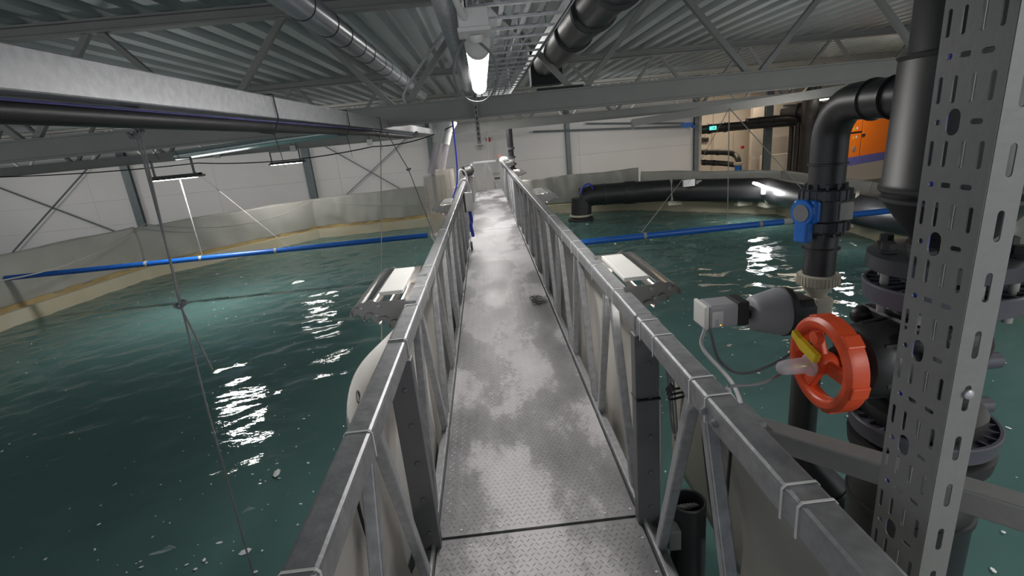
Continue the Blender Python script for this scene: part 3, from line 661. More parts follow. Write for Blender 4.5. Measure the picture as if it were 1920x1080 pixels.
rope([(3.52, 7.30, 2.01), (5.10, 12.70, 0.35)], .005, 'rope', 'thin rope slanting from the truss to the right tarpaulin')

# ------------------------------------------------------------------ clear feed hoppers
def hopper(cx, cy, r_, z0, z1, label):
    H = thing('feed_hopper', label, 'feed hopper', (cx, cy, z0), 'clear feed hoppers beside the walkway')
    MB().tube([(cx, cy, z0), (cx, cy, z1)], r_, 28, caps=False).build('cylinder', 'clear', H, smooth=True)
    for z in (z0+.03, (z0+z1)/2+.12):
        MB().tube([(cx+r_*1.01*math.cos(a), cy+r_*1.01*math.sin(a), z) for a in [k*math.pi/14 for k in range(28)]], .008, 6, closed=True).build('band', 'clear_cap', H)
    MB().lathe((cx, cy, z0+.02), (0, 0, -1), [(0, r_*1.02), (.05, r_*.98), (.32, r_*.32), (.5, r_*.25)], 28).build('funnel', 'white_pl', H, smooth=True)
    for a in (.6, 2.2, 3.9, 5.3):
        MB().box((cx+r_*math.cos(a)-.01, cy+r_*math.sin(a)-.01, z0), (cx+r_*math.cos(a)+.01, cy+r_*math.sin(a)+.01, z1-.03)).build('tie_rod', 'clear_cap', H)
    return H
hopper(-.97, 9.9, .22, .18, 1.33, 'clear cylindrical feed hopper with white funnel left of the walkway')
hopper(-.88, 11.4, .21, .3, 1.36, 'second clear feed hopper behind the front one')
def feeder(top, neck, end, label):
    H = thing('feed_chute', label, 'chute', top, 'feed chutes above the hoppers'); d = (Vector(neck)-Vector(top)).normalized(); L = (Vector(neck)-Vector(top)).length
    MB().lathe(top, d, [(0, .14), (.05, .14), (L*.6, .08), (L, .07)], 20).build('cone', 'white_pl', H, smooth=True)
    MB().lathe(neck, d, [(-.1, .085), (.14, .085)], 20).build('collar', 'white_pl', H, smooth=True)
    MB().tube([neck, end], .07, 18).build('tube', 'clear_cap', H, smooth=True)
    MB().box((top[0]+.0, top[1]-.15, top[2]-.03), (top[0]+.12, top[1]-.12, top[2]+.02)).build('tape', 'yellow', H)
feeder((-0.67, 9.90, 2.35), (-0.78, 9.90, 2.05), (-1.02, 9.90, 1.38), 'white cone and clear tube feeding the front hopper')
feeder((-0.60, 11.30, 2.35), (-0.72, 11.30, 2.02), (-0.93, 11.30, 1.32), 'white cone and clear tube feeding the rear hopper')
rope(spline([(-0.47, 9.50, 2.28), (-0.47, 9.30, 1.60), (-0.51, 9.20, 1.19), (-0.61, 9.00, 0.94), (-0.58, 8.60, 0.77)]), .014, 'blue_cable', 'blue hose hanging from the feed chutes to the left rail', n='blue_hose')
# boxes and cables clamped to the left rail
def rail_box(a, sz, label, m_, y_):
    B = thing('control_box', label, 'box', a, 'small boxes clamped to the left rail')
    MB().box((a[0], a[1], a[2]), (a[0]+sz[0], a[1]+sz[1], a[2]+sz[2])).build('housing', m_, B, bevel=.008)
    MB().box((a[0]-.03, a[1]+.01, a[2]-.01), (a[0], a[1]+sz[1]-.01, a[2]+sz[2]+.01)).build('back_plate', 'alu_dark', B)
rail_box((-.40, 9.2, .68), (.13, .12, .34), 'white control box clamped to the left rail near the hoppers', 'white_pl', 0)
rail_box((-.40, 12.4, .78), (.14, .14, .3), 'grey control box clamped to the left rail farther away', 'alu', 0)
MB_ = MB().lathe((-.52, 12.3, 1.2), (1, .3, .2), [(0, .06), (.05, .13), (.2, .13), (.26, .08)], 14)
tag(MB_.build('feeder_motor', 'alu_dark', smooth=True), 'dark round feeder motor on the left rail behind the white box', 'motor')
rope(spline([(-.5, 9.1, 1.14), (-.42, 9.15, 1.25), (-.33, 9.2, 1.22), (-.3, 9.25, 1.02)]), .022, 'cable_white', 'white curled cable over the left rail above the control box', n='cable')
rope(spline([(-.56, 10.2, 1.12), (-.5, 10.4, 1.35), (-.4, 10.6, 1.3), (-.36, 10.7, 1.0)]), .02, 'cable_white', 'white cable bundle over the left rail behind the control box', n='cable')
rope(spline([(-.34, 9.26, .68), (-.33, 9.3, .5), (-.35, 9.25, .4), (-.33, 9.3, .2)]), .03, 'blue_cable', 'blue coiled hose hanging inside the left rail', n='blue_hose')
cb = thing('castor_wheel', 'small black castor at the left edge of the deck', 'wheel', (-.37, 9.0, 0))
MB().lathe((-.385, 9.0, .055), (1, 0, 0), [(0, .05), (.03, .05)], 16).build('wheel', 'black_matte', cb, smooth=True)
MB().box((-.39, 8.98, .055), (-.35, 9.02, .16)).build('fork', 'beam', cb)
# cable tangle on the deck
rr_ = random.Random(4); tp = [(0.63, 5.80, 0.02)]
pts = [(0.71, 5.86, 0.06), (0.58, 5.79, 0.02)]
for k in range(26):
    a = k*1.9; rad = .02+.10*rr_.random(); c = Vector((0.49, 5.70, 0.01)); pts.append(c+Vector((rad*math.cos(a), rad*1.9*math.sin(a), .004+.02*rr_.random())))
tag(MB().tube(spline(pts, 6), .003, 5).build('cable_tangle', 'cable', smooth=True), 'thin black cable tangled on the deck by the right rail', 'cable')
# white far shelf and post beyond the walkway end
tag(MB().tube([(0.20, 20.60, 1.10), (0.26, 20.60, 2.12), (0.26, 20.60, 2.47)], .03, 8).build('vertical_pole', 'rope', smooth=True), 'thin white pole beyond the walkway end', 'pole')
tag(MB().box((-.2, 23.86, 1.6), (.02, 23.98, 1.68)).box((-.13, 23.84, 1.45), (-.08, 23.98, 1.6)).build('wall_bracket', 'rope'), 'small bracket on the wall beyond the walkway end', 'bracket')
fa = (0.32, 23.98, 1.87)
tag(MB().lathe(fa, (0, -1, 0), [(0, .1), (.06, .1), (.08, .06)], 18).build('fire_bell', 'red_sign', smooth=True), 'round red alarm on the white wall above the walkway end', 'alarm')
sh = thing('equipment_shelf', 'small dark shelf behind the walkway end railing', 'shelf', (0.50, 21.20, 0.36))
a_ = Vector((0.32, 21.20, 0.32)); MB().box(a_-Vector((.0, .2, .02)), a_+Vector((.36, .2, .02))).build('board', 'alu_dark', sh)
MB().box(a_+Vector((0, -.18, .14)), a_+Vector((.34, .18, .2))).build('instrument', 'beam', sh)
for dx in (.02, .32): MB().box(a_+Vector((dx, -.02, -1.1)), a_+Vector((dx+.03, .02, -.02))).build('leg', 'beam', sh)
# distant valve stack right of the walkway end
vs = thing('valve_stack', 'distant black valve stack standing right of the walkway end', 'valve', (0.90, 18.50, 0.56))
q = Vector((1.00, 18.50, 2.02)); qb = Vector((0.96, 18.50, 0.55))
MB().tube([q+Vector((0, 0, .3)), Vector((q.x, q.y, q.z-.45))], .11, 16).build('upper_pipe', 'black', vs, smooth=True)
for dz, r_, h, m_ in ((-.55, .14, .08, 'flange_grey'), (-.7, .1, .16, 'black'), (-.85, .15, .07, 'flange_grey'), (-.98, .12, .14, 'white_pl'), (-1.1, .16, .08, 'black'), (-1.3, .15, .1, 'black')):
    MB().lathe((q.x, q.y, q.z+dz), (0, 0, 1), [(0, r_), (h, r_)], 18).build('flange', m_, vs, smooth=True)
MB().tube([(q.x, q.y, q.z-.45), (q.x, q.y, -.7)], .1, 16).build('lower_pipe', 'black', vs, smooth=True)
MB().lathe((q.x-.1, q.y, q.z-.9), (-1, 0, 0), [(0, .08), (.12, .14), (.26, .14), (.34, .07)], 16).build('actuator', 'white_pl', vs, smooth=True)
MB().box((q.x-.55, q.y-.05, q.z-.95), (q.x-.42, q.y+.05, q.z-.83)).build('positioner', 'beam_dark', vs)
MB().box((q.x-.44, q.y-.03, q.z-.8), (q.x-.4, q.y+.03, q.z-.66)).build('handle', 'red', vs)

# ------------------------------------------------------------------ curved black pipe on the tank rim
rp = thing('rim_pipe', 'thick black pipe curving along the right rim of the tank', 'pipe', (5, 14, 0))
C0 = [(2.73, 15.00, -0.49), (2.79, 15.00, -0.04), (3.14, 15.00, 0.02), (4.21, 14.90, 0.00), (5.29, 14.50, -0.00), (7.14, 12.60, 0.01), (7.11, 11.20, -0.01), (7.26, 9.10, -0.08), (7.43, 6.60, -0.11), (7.58, 5.50, -0.28)]
C0[0] = (C0[1][0]-.05, C0[1][1], -.9)
MB().tube([C0[0], C0[1]], [.3, .3], 28).build('elbow', 'black', rp, smooth=True)
MB().tube(C0[1:], [.3, .31, .31, .31, .31, .31, .31, .31, .31], 28).build('pipe', 'black', rp, smooth=True)
for u in (.3, .85): 
    c = lerp(C0[2], C0[3], u); MB().lathe(c, Vector(C0[3])-Vector(C0[2]), [(0, .32), (.05, .335), (.3, .335), (.34, .32)] if u > .5 else [(0, .325), (.04, .325)], 28).build('weld_collar', 'black' if u > .5 else 'pvc_dark', rp, smooth=True)
MB().lathe((C0[0][0], C0[0][1], WZ+.14), (0, 0, 1), [(0, .33), (.05, .33)], 24).build('clamp', 'cream_pl', rp, smooth=True)
MB().lathe((C0[0][0], C0[0][1], WZ-.05), (0, 0, 1), [(0, .38), (.12, .38), (.14, .31)], 24).build('flange', 'black_matte', rp, smooth=True)
for i, (px_, pt, nx_) in enumerate(((((5.30, 14.45, -0.01)), 0, 0), ((6.72, 13.20, -0.02), 0, 0), ((7.12, 12.55, -0.03), 0, 0), ((7.22, 9.55, -0.04), 0, 0))):
    c = Vector(px_); d = Vector((.8, -.6, 0)) if i else Vector((1, -.2, 0))
    MB().lathe(c-d*.03, d, [(0, .325), (.06, .325)], 24).build('strap', 'cream_pl', rp, smooth=True)
    MB().box((c.x-.1, c.y-.1, -.42), (c.x+.3, c.y+.3, -.30)).box((c.x+.18, c.y+.18, -.32), (c.x+.26, c.y+.26, .1)).build('bracket', 'cream_pl', rp)
tag(MB().tube(spline([(2.69, 14.60, 0.15), (2.81, 14.70, 0.33), (2.99, 14.70, 0.39), (3.07, 14.60, 0.25)]), .022, 8).build('blue_hose', 'blue_cable', smooth=True), 'short blue hose loop on the elbow of the curved black pipe', 'hose')
f1 = thing('pipe_floodlight', 'unlit square floodlight on top of the curved black pipe', 'floodlight', (5.62, 14.00, 0.23))
c = Vector((5.53, 13.70, 0.25)); MB().box(c+Vector((-.17, -.05, -.09)), c+Vector((.15, .03, .1))).build('lamp_face', 'white_pl', f1, bevel=.01)
MB().box(c+Vector((.17, -.02, -.06)), c+Vector((.36, .14, .06))).build('driver_box', 'alu_dark', f1, bevel=.01); MB().box(c+Vector((.1, 0, -.04)), c+Vector((.2, .05, .02))).build('bracket', 'alu_dark', f1)
f2 = thing('pipe_floodlight', 'glaring lit floodlight on the curved black pipe', 'floodlight', (6.67, 12.00, 0.17))
c = Vector((6.73, 12.20, 0.19))
MB().beam(c+Vector((-.16, 0, .08)), c+Vector((.14, 0, -.06)), .2, .05).build('lamp_face', 'led', f2); MB().box(c+Vector((.05, .0, -.22)), c+Vector((.13, .08, -.06))).build('bracket', 'beam', f2)
pl = bpy.data.lights.new('floodlight_glow', 'POINT'); pl.energy = 22; pl.shadow_soft_size = .1; po = bpy.data.objects.new('floodlight_glow', pl); COL.objects.link(po); po.location = c+Vector((-.05, -.35, -.1))
pl = bpy.data.lights.new('floodlight_glow', 'POINT'); pl.energy = 14; pl.shadow_soft_size = .1; po = bpy.data.objects.new('floodlight_glow', pl); COL.objects.link(po); po.location = (6.67, 8.90, 0.13)

# ------------------------------------------------------------------ pump room behind on the right
pw = MB().box((9.9, 30.0, -2.6), (30, 30.2, 4.2)); struct('wall_far_right', pw, 'wall_warm')
struct('wall_partition', MB().box((10.1, 24.1, -2.6), (10.3, 30, 3.72)), 'wall_warm')
dr = thing('service_door', 'pale double service door in the pump room wall', 'door', (14.57, 29.90, -1.17))
a = Vector((13.50, 29.90, -1.07)); b_ = Vector((15.86, 29.90, 1.08)); mid = (a.x+b_.x)/2
for x0, x1 in ((a.x, mid-.02), (mid+.02, b_.x)): MB().box((x0, 29.9, a.z-2), (x1, 29.96, b_.z)).build('leaf', 'wall_warm', dr, bevel=.01)
MB().box((a.x-.1, 29.94, a.z-2), (b_.x+.1, 29.99, b_.z+.1)).build('frame', 'cream_pl', dr)
def block(pxa, pxb, Y, dep, name, m_, label, cat, zlo=None, bevel=.01):
    a, b_ = Vector(pxa), Vector(pxb)
    z0 = min(a.z, b_.z) if zlo is None else zlo
    return tag(MB().box((min(a.x, b_.x), Y, z0), (max(a.x, b_.x), Y+dep, max(a.z, b_.z))).build(name, m_, bevel=bevel), label, cat)
block((19.88, 28.50, -1.96), (15.06, 28.50, 2.39), 28.5, .3, 'partition_wall', 'wall_warm', 'cream wall section behind the blue grey column in the pump room', 'wall', zlo=-2.6)
block((18.15, 27.80, -1.75), (15.39, 27.80, -0.38), 27.8, .4, 'low_cabinet', 'wall_warm', 'low cream cabinet behind the tarpaulin below the blue grey column', 'cabinet', zlo=-2.6)
def vpipe(px0, px1, Y, label, r_=None):
    a = Vector(px0); b_ = Vector(px1); r_ = abs(b_.x-a.x)/2; cx = (a.x+b_.x)/2
    o = thing('black_riser_pipe', label, 'pipe', (cx, Y, 0), 'black risers in the pump room')
    MB().tube([(cx, Y, -2.5), (cx, Y, 3.6)], r_, 18).build('pipe', 'black', o, smooth=True)
    MB().lathe((cx, Y, 1.0), (0, 0, 1), [(0, r_*1.07), (.3, r_*1.07)], 18).build('socket', 'black', o, smooth=True)
vpipe((15.98, 25.50, -0.05), (16.77, 25.50, -0.12), 25.5, 'thickest black riser pipe in the pump room')
def bent(pts, r_, label, m_='black', cat='pipe', name='black_pipe', grp=None):
    o = thing(name, label, cat, pts[0], grp); MB().tube(spline(pts, 4), r_, 14).build('pipe', m_, o, smooth=True)
    for f_ in (.3, .7):
        c = lerp(pts[0], pts[1], f_); MB().lathe(c, Vector(pts[1])-Vector(pts[0]), [(0, r_*1.12), (.12, r_*1.12)], 14).build('coupling', m_, o, smooth=True)
    return o
bent([(13.42, 26.00, 1.54), (15.35, 26.00, 1.52), (15.97, 26.00, 1.36), (16.13, 26.00, 0.98), ((16.13, 26.00, 0.98)[0], 26, -2)], .17, 'black pipe bending down beside the blue grey column, right one')
bent([(13.59, 26.60, 1.43), (15.43, 26.60, 1.37), (16.00, 26.60, 1.22), (16.15, 26.60, 0.83), ((16.15, 26.60, 0.83)[0], 26.6, -2)], .12, 'thin black pipe bending down beside the blue grey column, left one')
o = bent([(11.25, 27.00, 0.23), (12.84, 27.00, 0.05), (13.31, 27.00, -0.10), (13.35, 26.60, -0.37), (13.33, 26.40, -0.96)], .14, 'upper brown black horizontal pipe left of the service door, with elbow')
c = Vector((13.21, 26.30, -0.67)); MB().lathe((c.x, c.y, c.z-.25), (0, 0, 1), [(0, .17), (.28, .17)], 16).build('blue_end', 'blue_hand', o, smooth=True)
MB().lathe((c.x, c.y, c.z+.04), (0, 0, 1), [(0, .17), (.05, .23), (.16, .23)], 16).build('union_nut', 'cream_pl', o, smooth=True)
bent([(11.26, 27.00, -0.30), (12.56, 27.00, -0.48), (13.29, 26.80, -0.62)], .14, 'lower brown black horizontal pipe left of the service door')
bent([(10.90, 26.20, 1.36), (12.97, 26.20, 1.38), (18.00, 26.20, 1.29), (20.25, 26.20, 1.29)], .24, 'long black duct under the pump room ceiling')
bent([(15.92, 27.00, 1.77), (17.14, 25.00, 1.69), (18.37, 22.00, 1.79)], .42, 'thick grey pipe under the pump room ceiling', m_='pvc_dark')
es = thing('exit_sign', 'green lit exit sign hanging in the pump room', 'sign', (11.51, 25.60, 1.39)); c = Vector((11.51, 25.60, 1.39))
MB().box(c+Vector((-.17, -.02, -.09)), c+Vector((.17, .02, .09))).build('panel', 'exit', es)
MB().add([tuple(c+Vector((x_, -.024, z_))) for x_, z_ in ((-.03, .02), (.06, .02), (.06, .05), (.12, 0), (.06, -.05), (.06, -.02), (-.03, -.02))], [tuple(range(7))]).build('arrow', 'white_pl', es)
MB().tube([c+Vector((0, 0, .08)), (c.x, c.y, 3.72)], .01, 6).build('hanger_rod', 'beam', es)
for n_, (a, b_, Y) in enumerate((((15.54, 20.00, 2.18), (16.52, 20.00, 2.19), 20), ((16.18, 24.50, 2.23), (16.80, 24.50, 2.27), 24.5))):
    o = thing('strip_lamp', ['warm strip lamp under the pump room roof, nearest the black riser', 'small warm strip lamp under the pump room roof, behind the elbow pipe'][n_], 'lamp', a)
    MB().beam(Vector(a)+Vector((0, 0, 0)), Vector(b_), .14, .1).build('diffuser', 'led_soft', o, bevel=.02); MB().beam(Vector(a)+Vector((0, 0, .1)), Vector(b_)+Vector((0, 0, .1)), .2, .05).build('housing', 'white_pl', o); MB().tube([Vector(a)+Vector((.05, 0, .1)), (a[0]+.05, a[1], 3.72)], .01, 6).build('hanger_rod', 'beam', o)
sw = thing('wall_switches', 'pair of dark switches with conduit on the pump room wall', 'switch', (12.97, 29.80, 0.57))
for px_ in ((12.87, 29.85, 0.70), (13.09, 29.85, 0.68)):
    c = Vector(px_); MB().box(c-Vector((.09, .0, .12)), c+Vector((.09, .1, .12))).build('switch_box', 'alu_dark', sw, bevel=.01)
c = Vector((12.99, 29.85, 1.11)); MB().box(c-Vector((.02, 0, .35)), c+Vector((.02, .05, .3))).build('conduit', 'cream_pl', sw)
tag(MB().box(Vector((14.50, 28.40, 0.15))-Vector((.08, .0, .08)), Vector((14.50, 28.40, 0.15))+Vector((.08, .1, .08))).build('call_point', 'red_sign', bevel=.01), 'small red call point on the pump room wall', 'call point')
tag(MB().box(Vector((9.42, 23.60, 1.68))-Vector((.28, .05, .1)), Vector((9.42, 23.60, 1.68))+Vector((.24, .05, .1))).box(Vector((9.42, 23.60, 1.68))+Vector((.2, -.05, -.16)), Vector((9.42, 23.60, 1.68))+Vector((.34, .05, -.04))).build('blue_rail_end', 'blue_hand'), 'blue end piece on the two wall tubes at the back right', 'fitting')
for n_, (a, b_) in enumerate((((2.36, 23.60, 2.02), (9.27, 23.60, 1.63)), ((4.79, 23.60, 2.15), (9.27, 23.60, 1.76)))):
    tag(MB().tube([a, b_], .045, 8).build('wall_tube', 'column', smooth=True), ['lower grey tube under the truss on the back right wall', 'upper grey tube under the truss on the back right wall'][n_], 'tube')
# orange cabinet, turned a little
oc = thing('orange_cabinet', 'bright orange equipment cabinet with black seams in the pump room', 'cabinet', (12.53, 17.00, 0.43))
A = Vector((11.61, 16.50, 0.52)); B = Vector((15.22, 18.00, 0.49)); A.z = B.z = 0; dirv = (B-A); Lc = dirv.length; dirv.normalize(); nv = Vector((dirv.y, -dirv.x, 0))
if nv.y > 0: nv = -nv
zt, zb, zm = 1.72, .20, .98
def cpt(u, w, z): q = A+dirv*u+nv*w; return (q.x, q.y, z)
def cbox(u0, u1, w0, w1, z0, z1):
    return MB().add([cpt(u0, w0, z0), cpt(u1, w0, z0), cpt(u1, w1, z0), cpt(u0, w1, z0), cpt(u0, w0, z1), cpt(u1, w0, z1), cpt(u1, w1, z1), cpt(u0, w1, z1)], [(0,3,2,1),(4,5,6,7),(0,1,5,4),(1,2,6,5),(2,3,7,6),(3,0,4,7)])
Lc = max(Lc, 2.0)
cbox(-.1, Lc+.5, -.3, 0, zb, zt).build('body', 'dark', oc)
us = [-.1, .38, 1.2, Lc+.5]
for i in range(3):
    for (z0, z1) in (((zb, zm-.03), (zm+.03, zt)) if i < 2 else ((zb, zt),)):
        d_ = cbox(us[i]+.03, us[i+1]-.03, 0, .03, z0, z1).build('door', 'orange', oc, bevel=.008)
        if i == 1:
            um = (us[i]+us[i+1])/2; c = Vector(cpt(um+.05, .03, (z0+z1)/2+(.12 if z0 > zm else -.12)))
            MB().lathe(c, nv, [(0, .09), (.012, .09), (.016, .07)], 18).build('port', 'galv', d_, smooth=True)
            c = Vector(cpt(um-.05, .032, zm+(.14 if z0 > zm else -.14))); t_ = dirv*.07
            MB().add([c-t_-Vector((0, 0, .05)), c+t_-Vector((0, 0, .05)), c+Vector((0, 0, .06))], [(0, 1, 2)]).build('warning_mark', 'yellow', d_)
            c = c+dirv*.16; MB().lathe(c, nv, [(0, .045), (.003, .045)], 12).build('warning_mark', 'white_pl', d_)
        c = Vector(cpt(us[i]+.05, .03, (z0+z1)/2)); MB().add(cbox(us[i]+.0, us[i]+.12, .03, .07, (z0+z1)/2-.12, (z0+z1)/2-.05).v, [(0,3,2,1),(4,5,6,7),(0,1,5,4),(1,2,6,5),(2,3,7,6),(3,0,4,7)]).build('hinge', 'dark', d_)
cbox(-.1, Lc+.7, -.5, .12, -.06, zb).build('base', 'purple', oc)
MB().add(cbox(.02, .16, .0, .04, 1.05, 1.35).v, [(0,3,2,1),(4,5,6,7),(0,1,5,4),(1,2,6,5),(2,3,7,6),(3,0,4,7)]).build('label_plate', 'white_pl', oc)

# ------------------------------------------------------------------ short open pipe below the right rail
op = thing('open_pipe', 'short open black pipe with perforated strainer below the right rail', 'pipe', (.82, 2.0, .1))
MB().tube([(.83, 2.0, .14), (.83, 2.0, -.28)], .085, 26, caps=False).build('pipe', 'black', op, smooth=True)
MB().tube([(.83, 2.0, .14), (.83, 2.0, -.28)], .076, 26, caps=False).build('pipe_lining', 'black_matte', op, smooth=True)
MB().tube([(.83+.08*math.cos(a), 2.0+.08*math.sin(a), .14) for a in [k*math.pi/13 for k in range(26)]], .006, 6, closed=True).build('rim', 'black', op, smooth=True)
MB().box((.70, 1.9, -.05), (.76, 2.0, .06)).build('clamp', 'beam_dark', op, bevel=.004)
stn = MB()
for i in range(-4, 5):
    for j in range(-4, 5):
        x_, z_ = i*.016+(j % 2)*.008, j*.014
        if math.hypot(x_, z_) < .065: stn.tube([(.83+x_+.0055*math.cos(a), 2.03-z_*.4+.0, .08+z_*.6+.0055*math.sin(a)) for a in [k*math.pi/3 for k in range(6)]], .0016, 4, closed=True)
o = stn.build('strainer', 'galv_light', op); o['kind'] = 'stuff'
# small clamp box at left foot
tag(MB().box((-.53, 1.62, -.16), (-.47, 1.72, -.02)).build('clamp_box', 'black_matte', bevel=.008), 'small black clamp block at the foot of the left railing, nearest the camera', 'clamp')
# cables along the right rail
def cab(pts, r_, m_, lb, n='cable'): return tag(MB().tube(spline(pts, 6), r_, 8).build(n, m_, smooth=True), lb, 'cable')
cab([(.705, 1.45, 1.0), (.705, 1.25, .97), (.70, 1.05, .96), (.70, .8, .95), (.70, .4, .94)], .007, 'blue_cable', 'bright blue cable under the near end of the right rail', 'blue_cable')
for k in range(4):
    cab([(.70+.007*k, 1.75, 1.01), (.705+.006*k, 1.4, 1.0-.005*k), (.71+.008*k, 1.0, .985-.008*k), (.71+.006*k, .3, .98-.01*k)], .0055, 'cable', ['black cable beside the blue cable, topmost', 'black cable beside the blue cable, second down', 'black cable beside the blue cable, third down', 'black cable beside the blue cable, lowest'][k])
for k in range(3):
    yy = 1.60-.012*k
    cab([(.60, yy+.0, 1.01), (.598, yy+.04, .965-.012*k), (.65, yy+.06, .955-.012*k), (.702, yy+.05, .97-.012*k), (.708, yy+.02, 1.01)], .0045, 'cable', ['black cable tie loop round the brace head, uppermost', 'black cable tie loop round the brace head, middle', 'black cable tie loop round the brace head, lowest'][k])
    cab([(.72, 1.62, 1.0), (.725, 1.60-.01*k, .75), (.73, 1.52-.02*k, .5-.05*k), (.72, 1.42, .55), (.715, 1.38, .8), (.71, 1.36, 1.0)], .0055, 'cable', ['hanging black cable loop behind the right braces, inner', 'hanging black cable loop behind the right braces, middle', 'hanging black cable loop behind the right braces, outer'][k])
for k in range(3):
    cab([(.70+.006*k, 1.98, 1.01), (.705+.006*k, 1.93-.02*k, .85), (.71+.005*k, 1.88-.02*k, .62-.03*k), (.712, 1.80, .7), (.71, 1.75, 1.0)], .005, 'cable_grey', ['grey cable loop beside the dark post, inner', 'grey cable loop beside the dark post, middle', 'grey cable loop beside the dark post, outer'][k])
cab([(.705, 2.95, 1.01), (.70, 2.90, .93), (.70, 2.86, .80), (.70, 2.84, .72)], .005, 'cable', 'short black cable hanging behind the right rail below the floodlight')
for k in range(2):
    cab([(-.50, 1.60, 1.0), (-.505-.006*k, 1.52, .8), (-.51, 1.45, .62-.05*k), (-.51, 1.40, .75), (-.50, 1.37, 1.0)], .006, 'cable', ['black cable loop behind the left braces, inner', 'black cable loop behind the left braces, outer'][k])
cab([(-.5, 2.42, 1.01), (-.505, 2.44, .93), (-.51, 2.47, .86), (-.505, 2.52, .9), (-.5, 2.56, 1.0)], .012, 'cable', 'thick black cable end tucked under the left rail below the floodlight')

# ------------------------------------------------------------------ diagonal outrigger tube
ot = thing('outrigger_tube', 'galvanized square tube sticking out diagonally from the right rail', 'steel tube', (.7, 1.25, 1.05))
MB().beam((.70, 1.235, 1.045), (1.9, -.03, 1.045), .062, .06).build('tube', 'strut', ot, bevel=.005)
MB().box((.695, 1.19, 1.02), (.72, 1.30, 1.09)).build('end_plate', 'galv', ot)

# ------------------------------------------------------------------ perforated channel in the right foreground
PX, PY0, PY1, PXe = .80, .76, .885, .858
pc = thing('perforated_channel', 'tall perforated steel channel in the right foreground', 'steel channel', (PX, PY0, .3), None)
def slot_plate(w, z0, z1, slots, tm):
    # flat plate in (u, z) with true holes, made by a curve-like boolean-free grid: bmesh holes through triangulated fill
    cu = bpy.data.curves.new('plate', 'CURVE'); cu.dimensions = '2D'; cu.fill_mode = 'BOTH'; cu.extrude = tm/2
    def poly(pts):
        s_ = cu.splines.new('POLY'); s_.points.add(len(pts)-1)
        for i, q_ in enumerate(pts): s_.points[i].co = (q_[0], q_[1], 0, 1)
        s_.use_cyclic_u = True
    poly([(0, z0), (w, z0), (w, z1), (0, z1)])
    for (cx, cz, hw, hh) in slots:
        rad = min(hw, hh); n = 6; pts = []
        if hh >= hw:
            pts = [(cx+rad*math.cos(a), cz+(hh-rad)+rad*math.sin(a)) for a in [math.pi*k/n for k in range(n+1)]]+[(cx+rad*math.cos(a), cz-(hh-rad)+rad*math.sin(a)) for a in [math.pi+math.pi*k/n for k in range(n+1)]]
        else:
            pts = [(cx+(hw-rad)+rad*math.cos(a), cz+rad*math.sin(a)) for a in [-math.pi/2+math.pi*k/n for k in range(n+1)]]+[(cx-(hw-rad)+rad*math.cos(a), cz+rad*math.sin(a)) for a in [math.pi/2+math.pi*k/n for k in range(n+1)]]
        poly(pts)
    ob = bpy.data.objects.new('plate', cu); COL.objects.link(ob); bpy.context.view_layer.update()
    me = bpy.data.meshes.new_from_object(ob.evaluated_get(bpy.context.evaluated_depsgraph_get())); bpy.data.objects.remove(ob); return me
PZ0, PZ1 = .3, 2.6
S1 = []; z = .36; i = 0
while z < 2.5:
    S1 += [(u_, z, .0045, .022) for u_ in (.020, .052, .085, .113)]
    S1 += [(.036, z+.052, .011, .0045), (.074, z+.052, .011, .0045), (.103, z+.052, .006, .005)] if i % 2 else [(.036, z+.052, .011, .0045), (.078, z+.052, .013, .022), (.107, z+.052, .006, .005)]
    z += .104; i += 1
me1 = slot_plate(PY1-PY0, PZ0, PZ1, [(a, b_, c, d) for a, b_, c, d in S1], .0025)
S2 = [(.030, .35+k*.104, .006, .026) for k in range(21)]
me2 = slot_plate(PXe-PX, PZ0, PZ1, S2, .0025)
def plate_obj(me, nm, basis, org):
    # basis: u axis, z axis
    u, w = Vector(basis[0]), Vector(basis[1]); nrm = u.cross(w)
    me.transform(Matrix(((u.x, w.x, nrm.x, org[0]), (u.y, w.y, nrm.y, org[1]), (u.z, w.z, nrm.z, org[2]), (0, 0, 0, 1))))
    me.materials.clear(); me.materials.append(M['strut']); o = bpy.data.objects.new(nm, me); COL.objects.link(o); o.parent = pc; o.location = -WL[pc.name]; return o
plate_obj(me1, 'slotted_web', ((0, 1, 0), (0, 0, 1)), (PX, PY0, 0))
plate_obj(me2, 'slotted_flange', ((1, 0, 0), (0, 0, 1)), (PX, PY0, 0))
plate_obj(me2.copy(), 'slotted_flange', ((1, 0, 0), (0, 0, 1)), (0, 0, 0)).location += Vector((0, PY1-PY0, 0))
MB().box((PXe-.002, PY0, PZ0), (PXe, PY0+.015, PZ1)).build('lip', 'strut', pc); MB().box((PXe-.002, PY1-.015, PZ0), (PXe, PY1, PZ1)).build('lip', 'strut', pc)
MB().lathe((PX+.030, PY0-.002, .35+10*.104+.01), (0, -1, 0), [(0, .009), (.004, .009), (.007, .005)], 12).build('bolt', 'galv_light', pc, smooth=True)
# blue cable inside the channel
cab([(PX+.012, .870, .4), (PX+.012, .871, 1.0), (PX+.012, .870, 1.6), (PX+.012, .871, 2.4)], .006, 'blue_cable', 'blue cable running up inside the perforated channel', 'blue_cable')

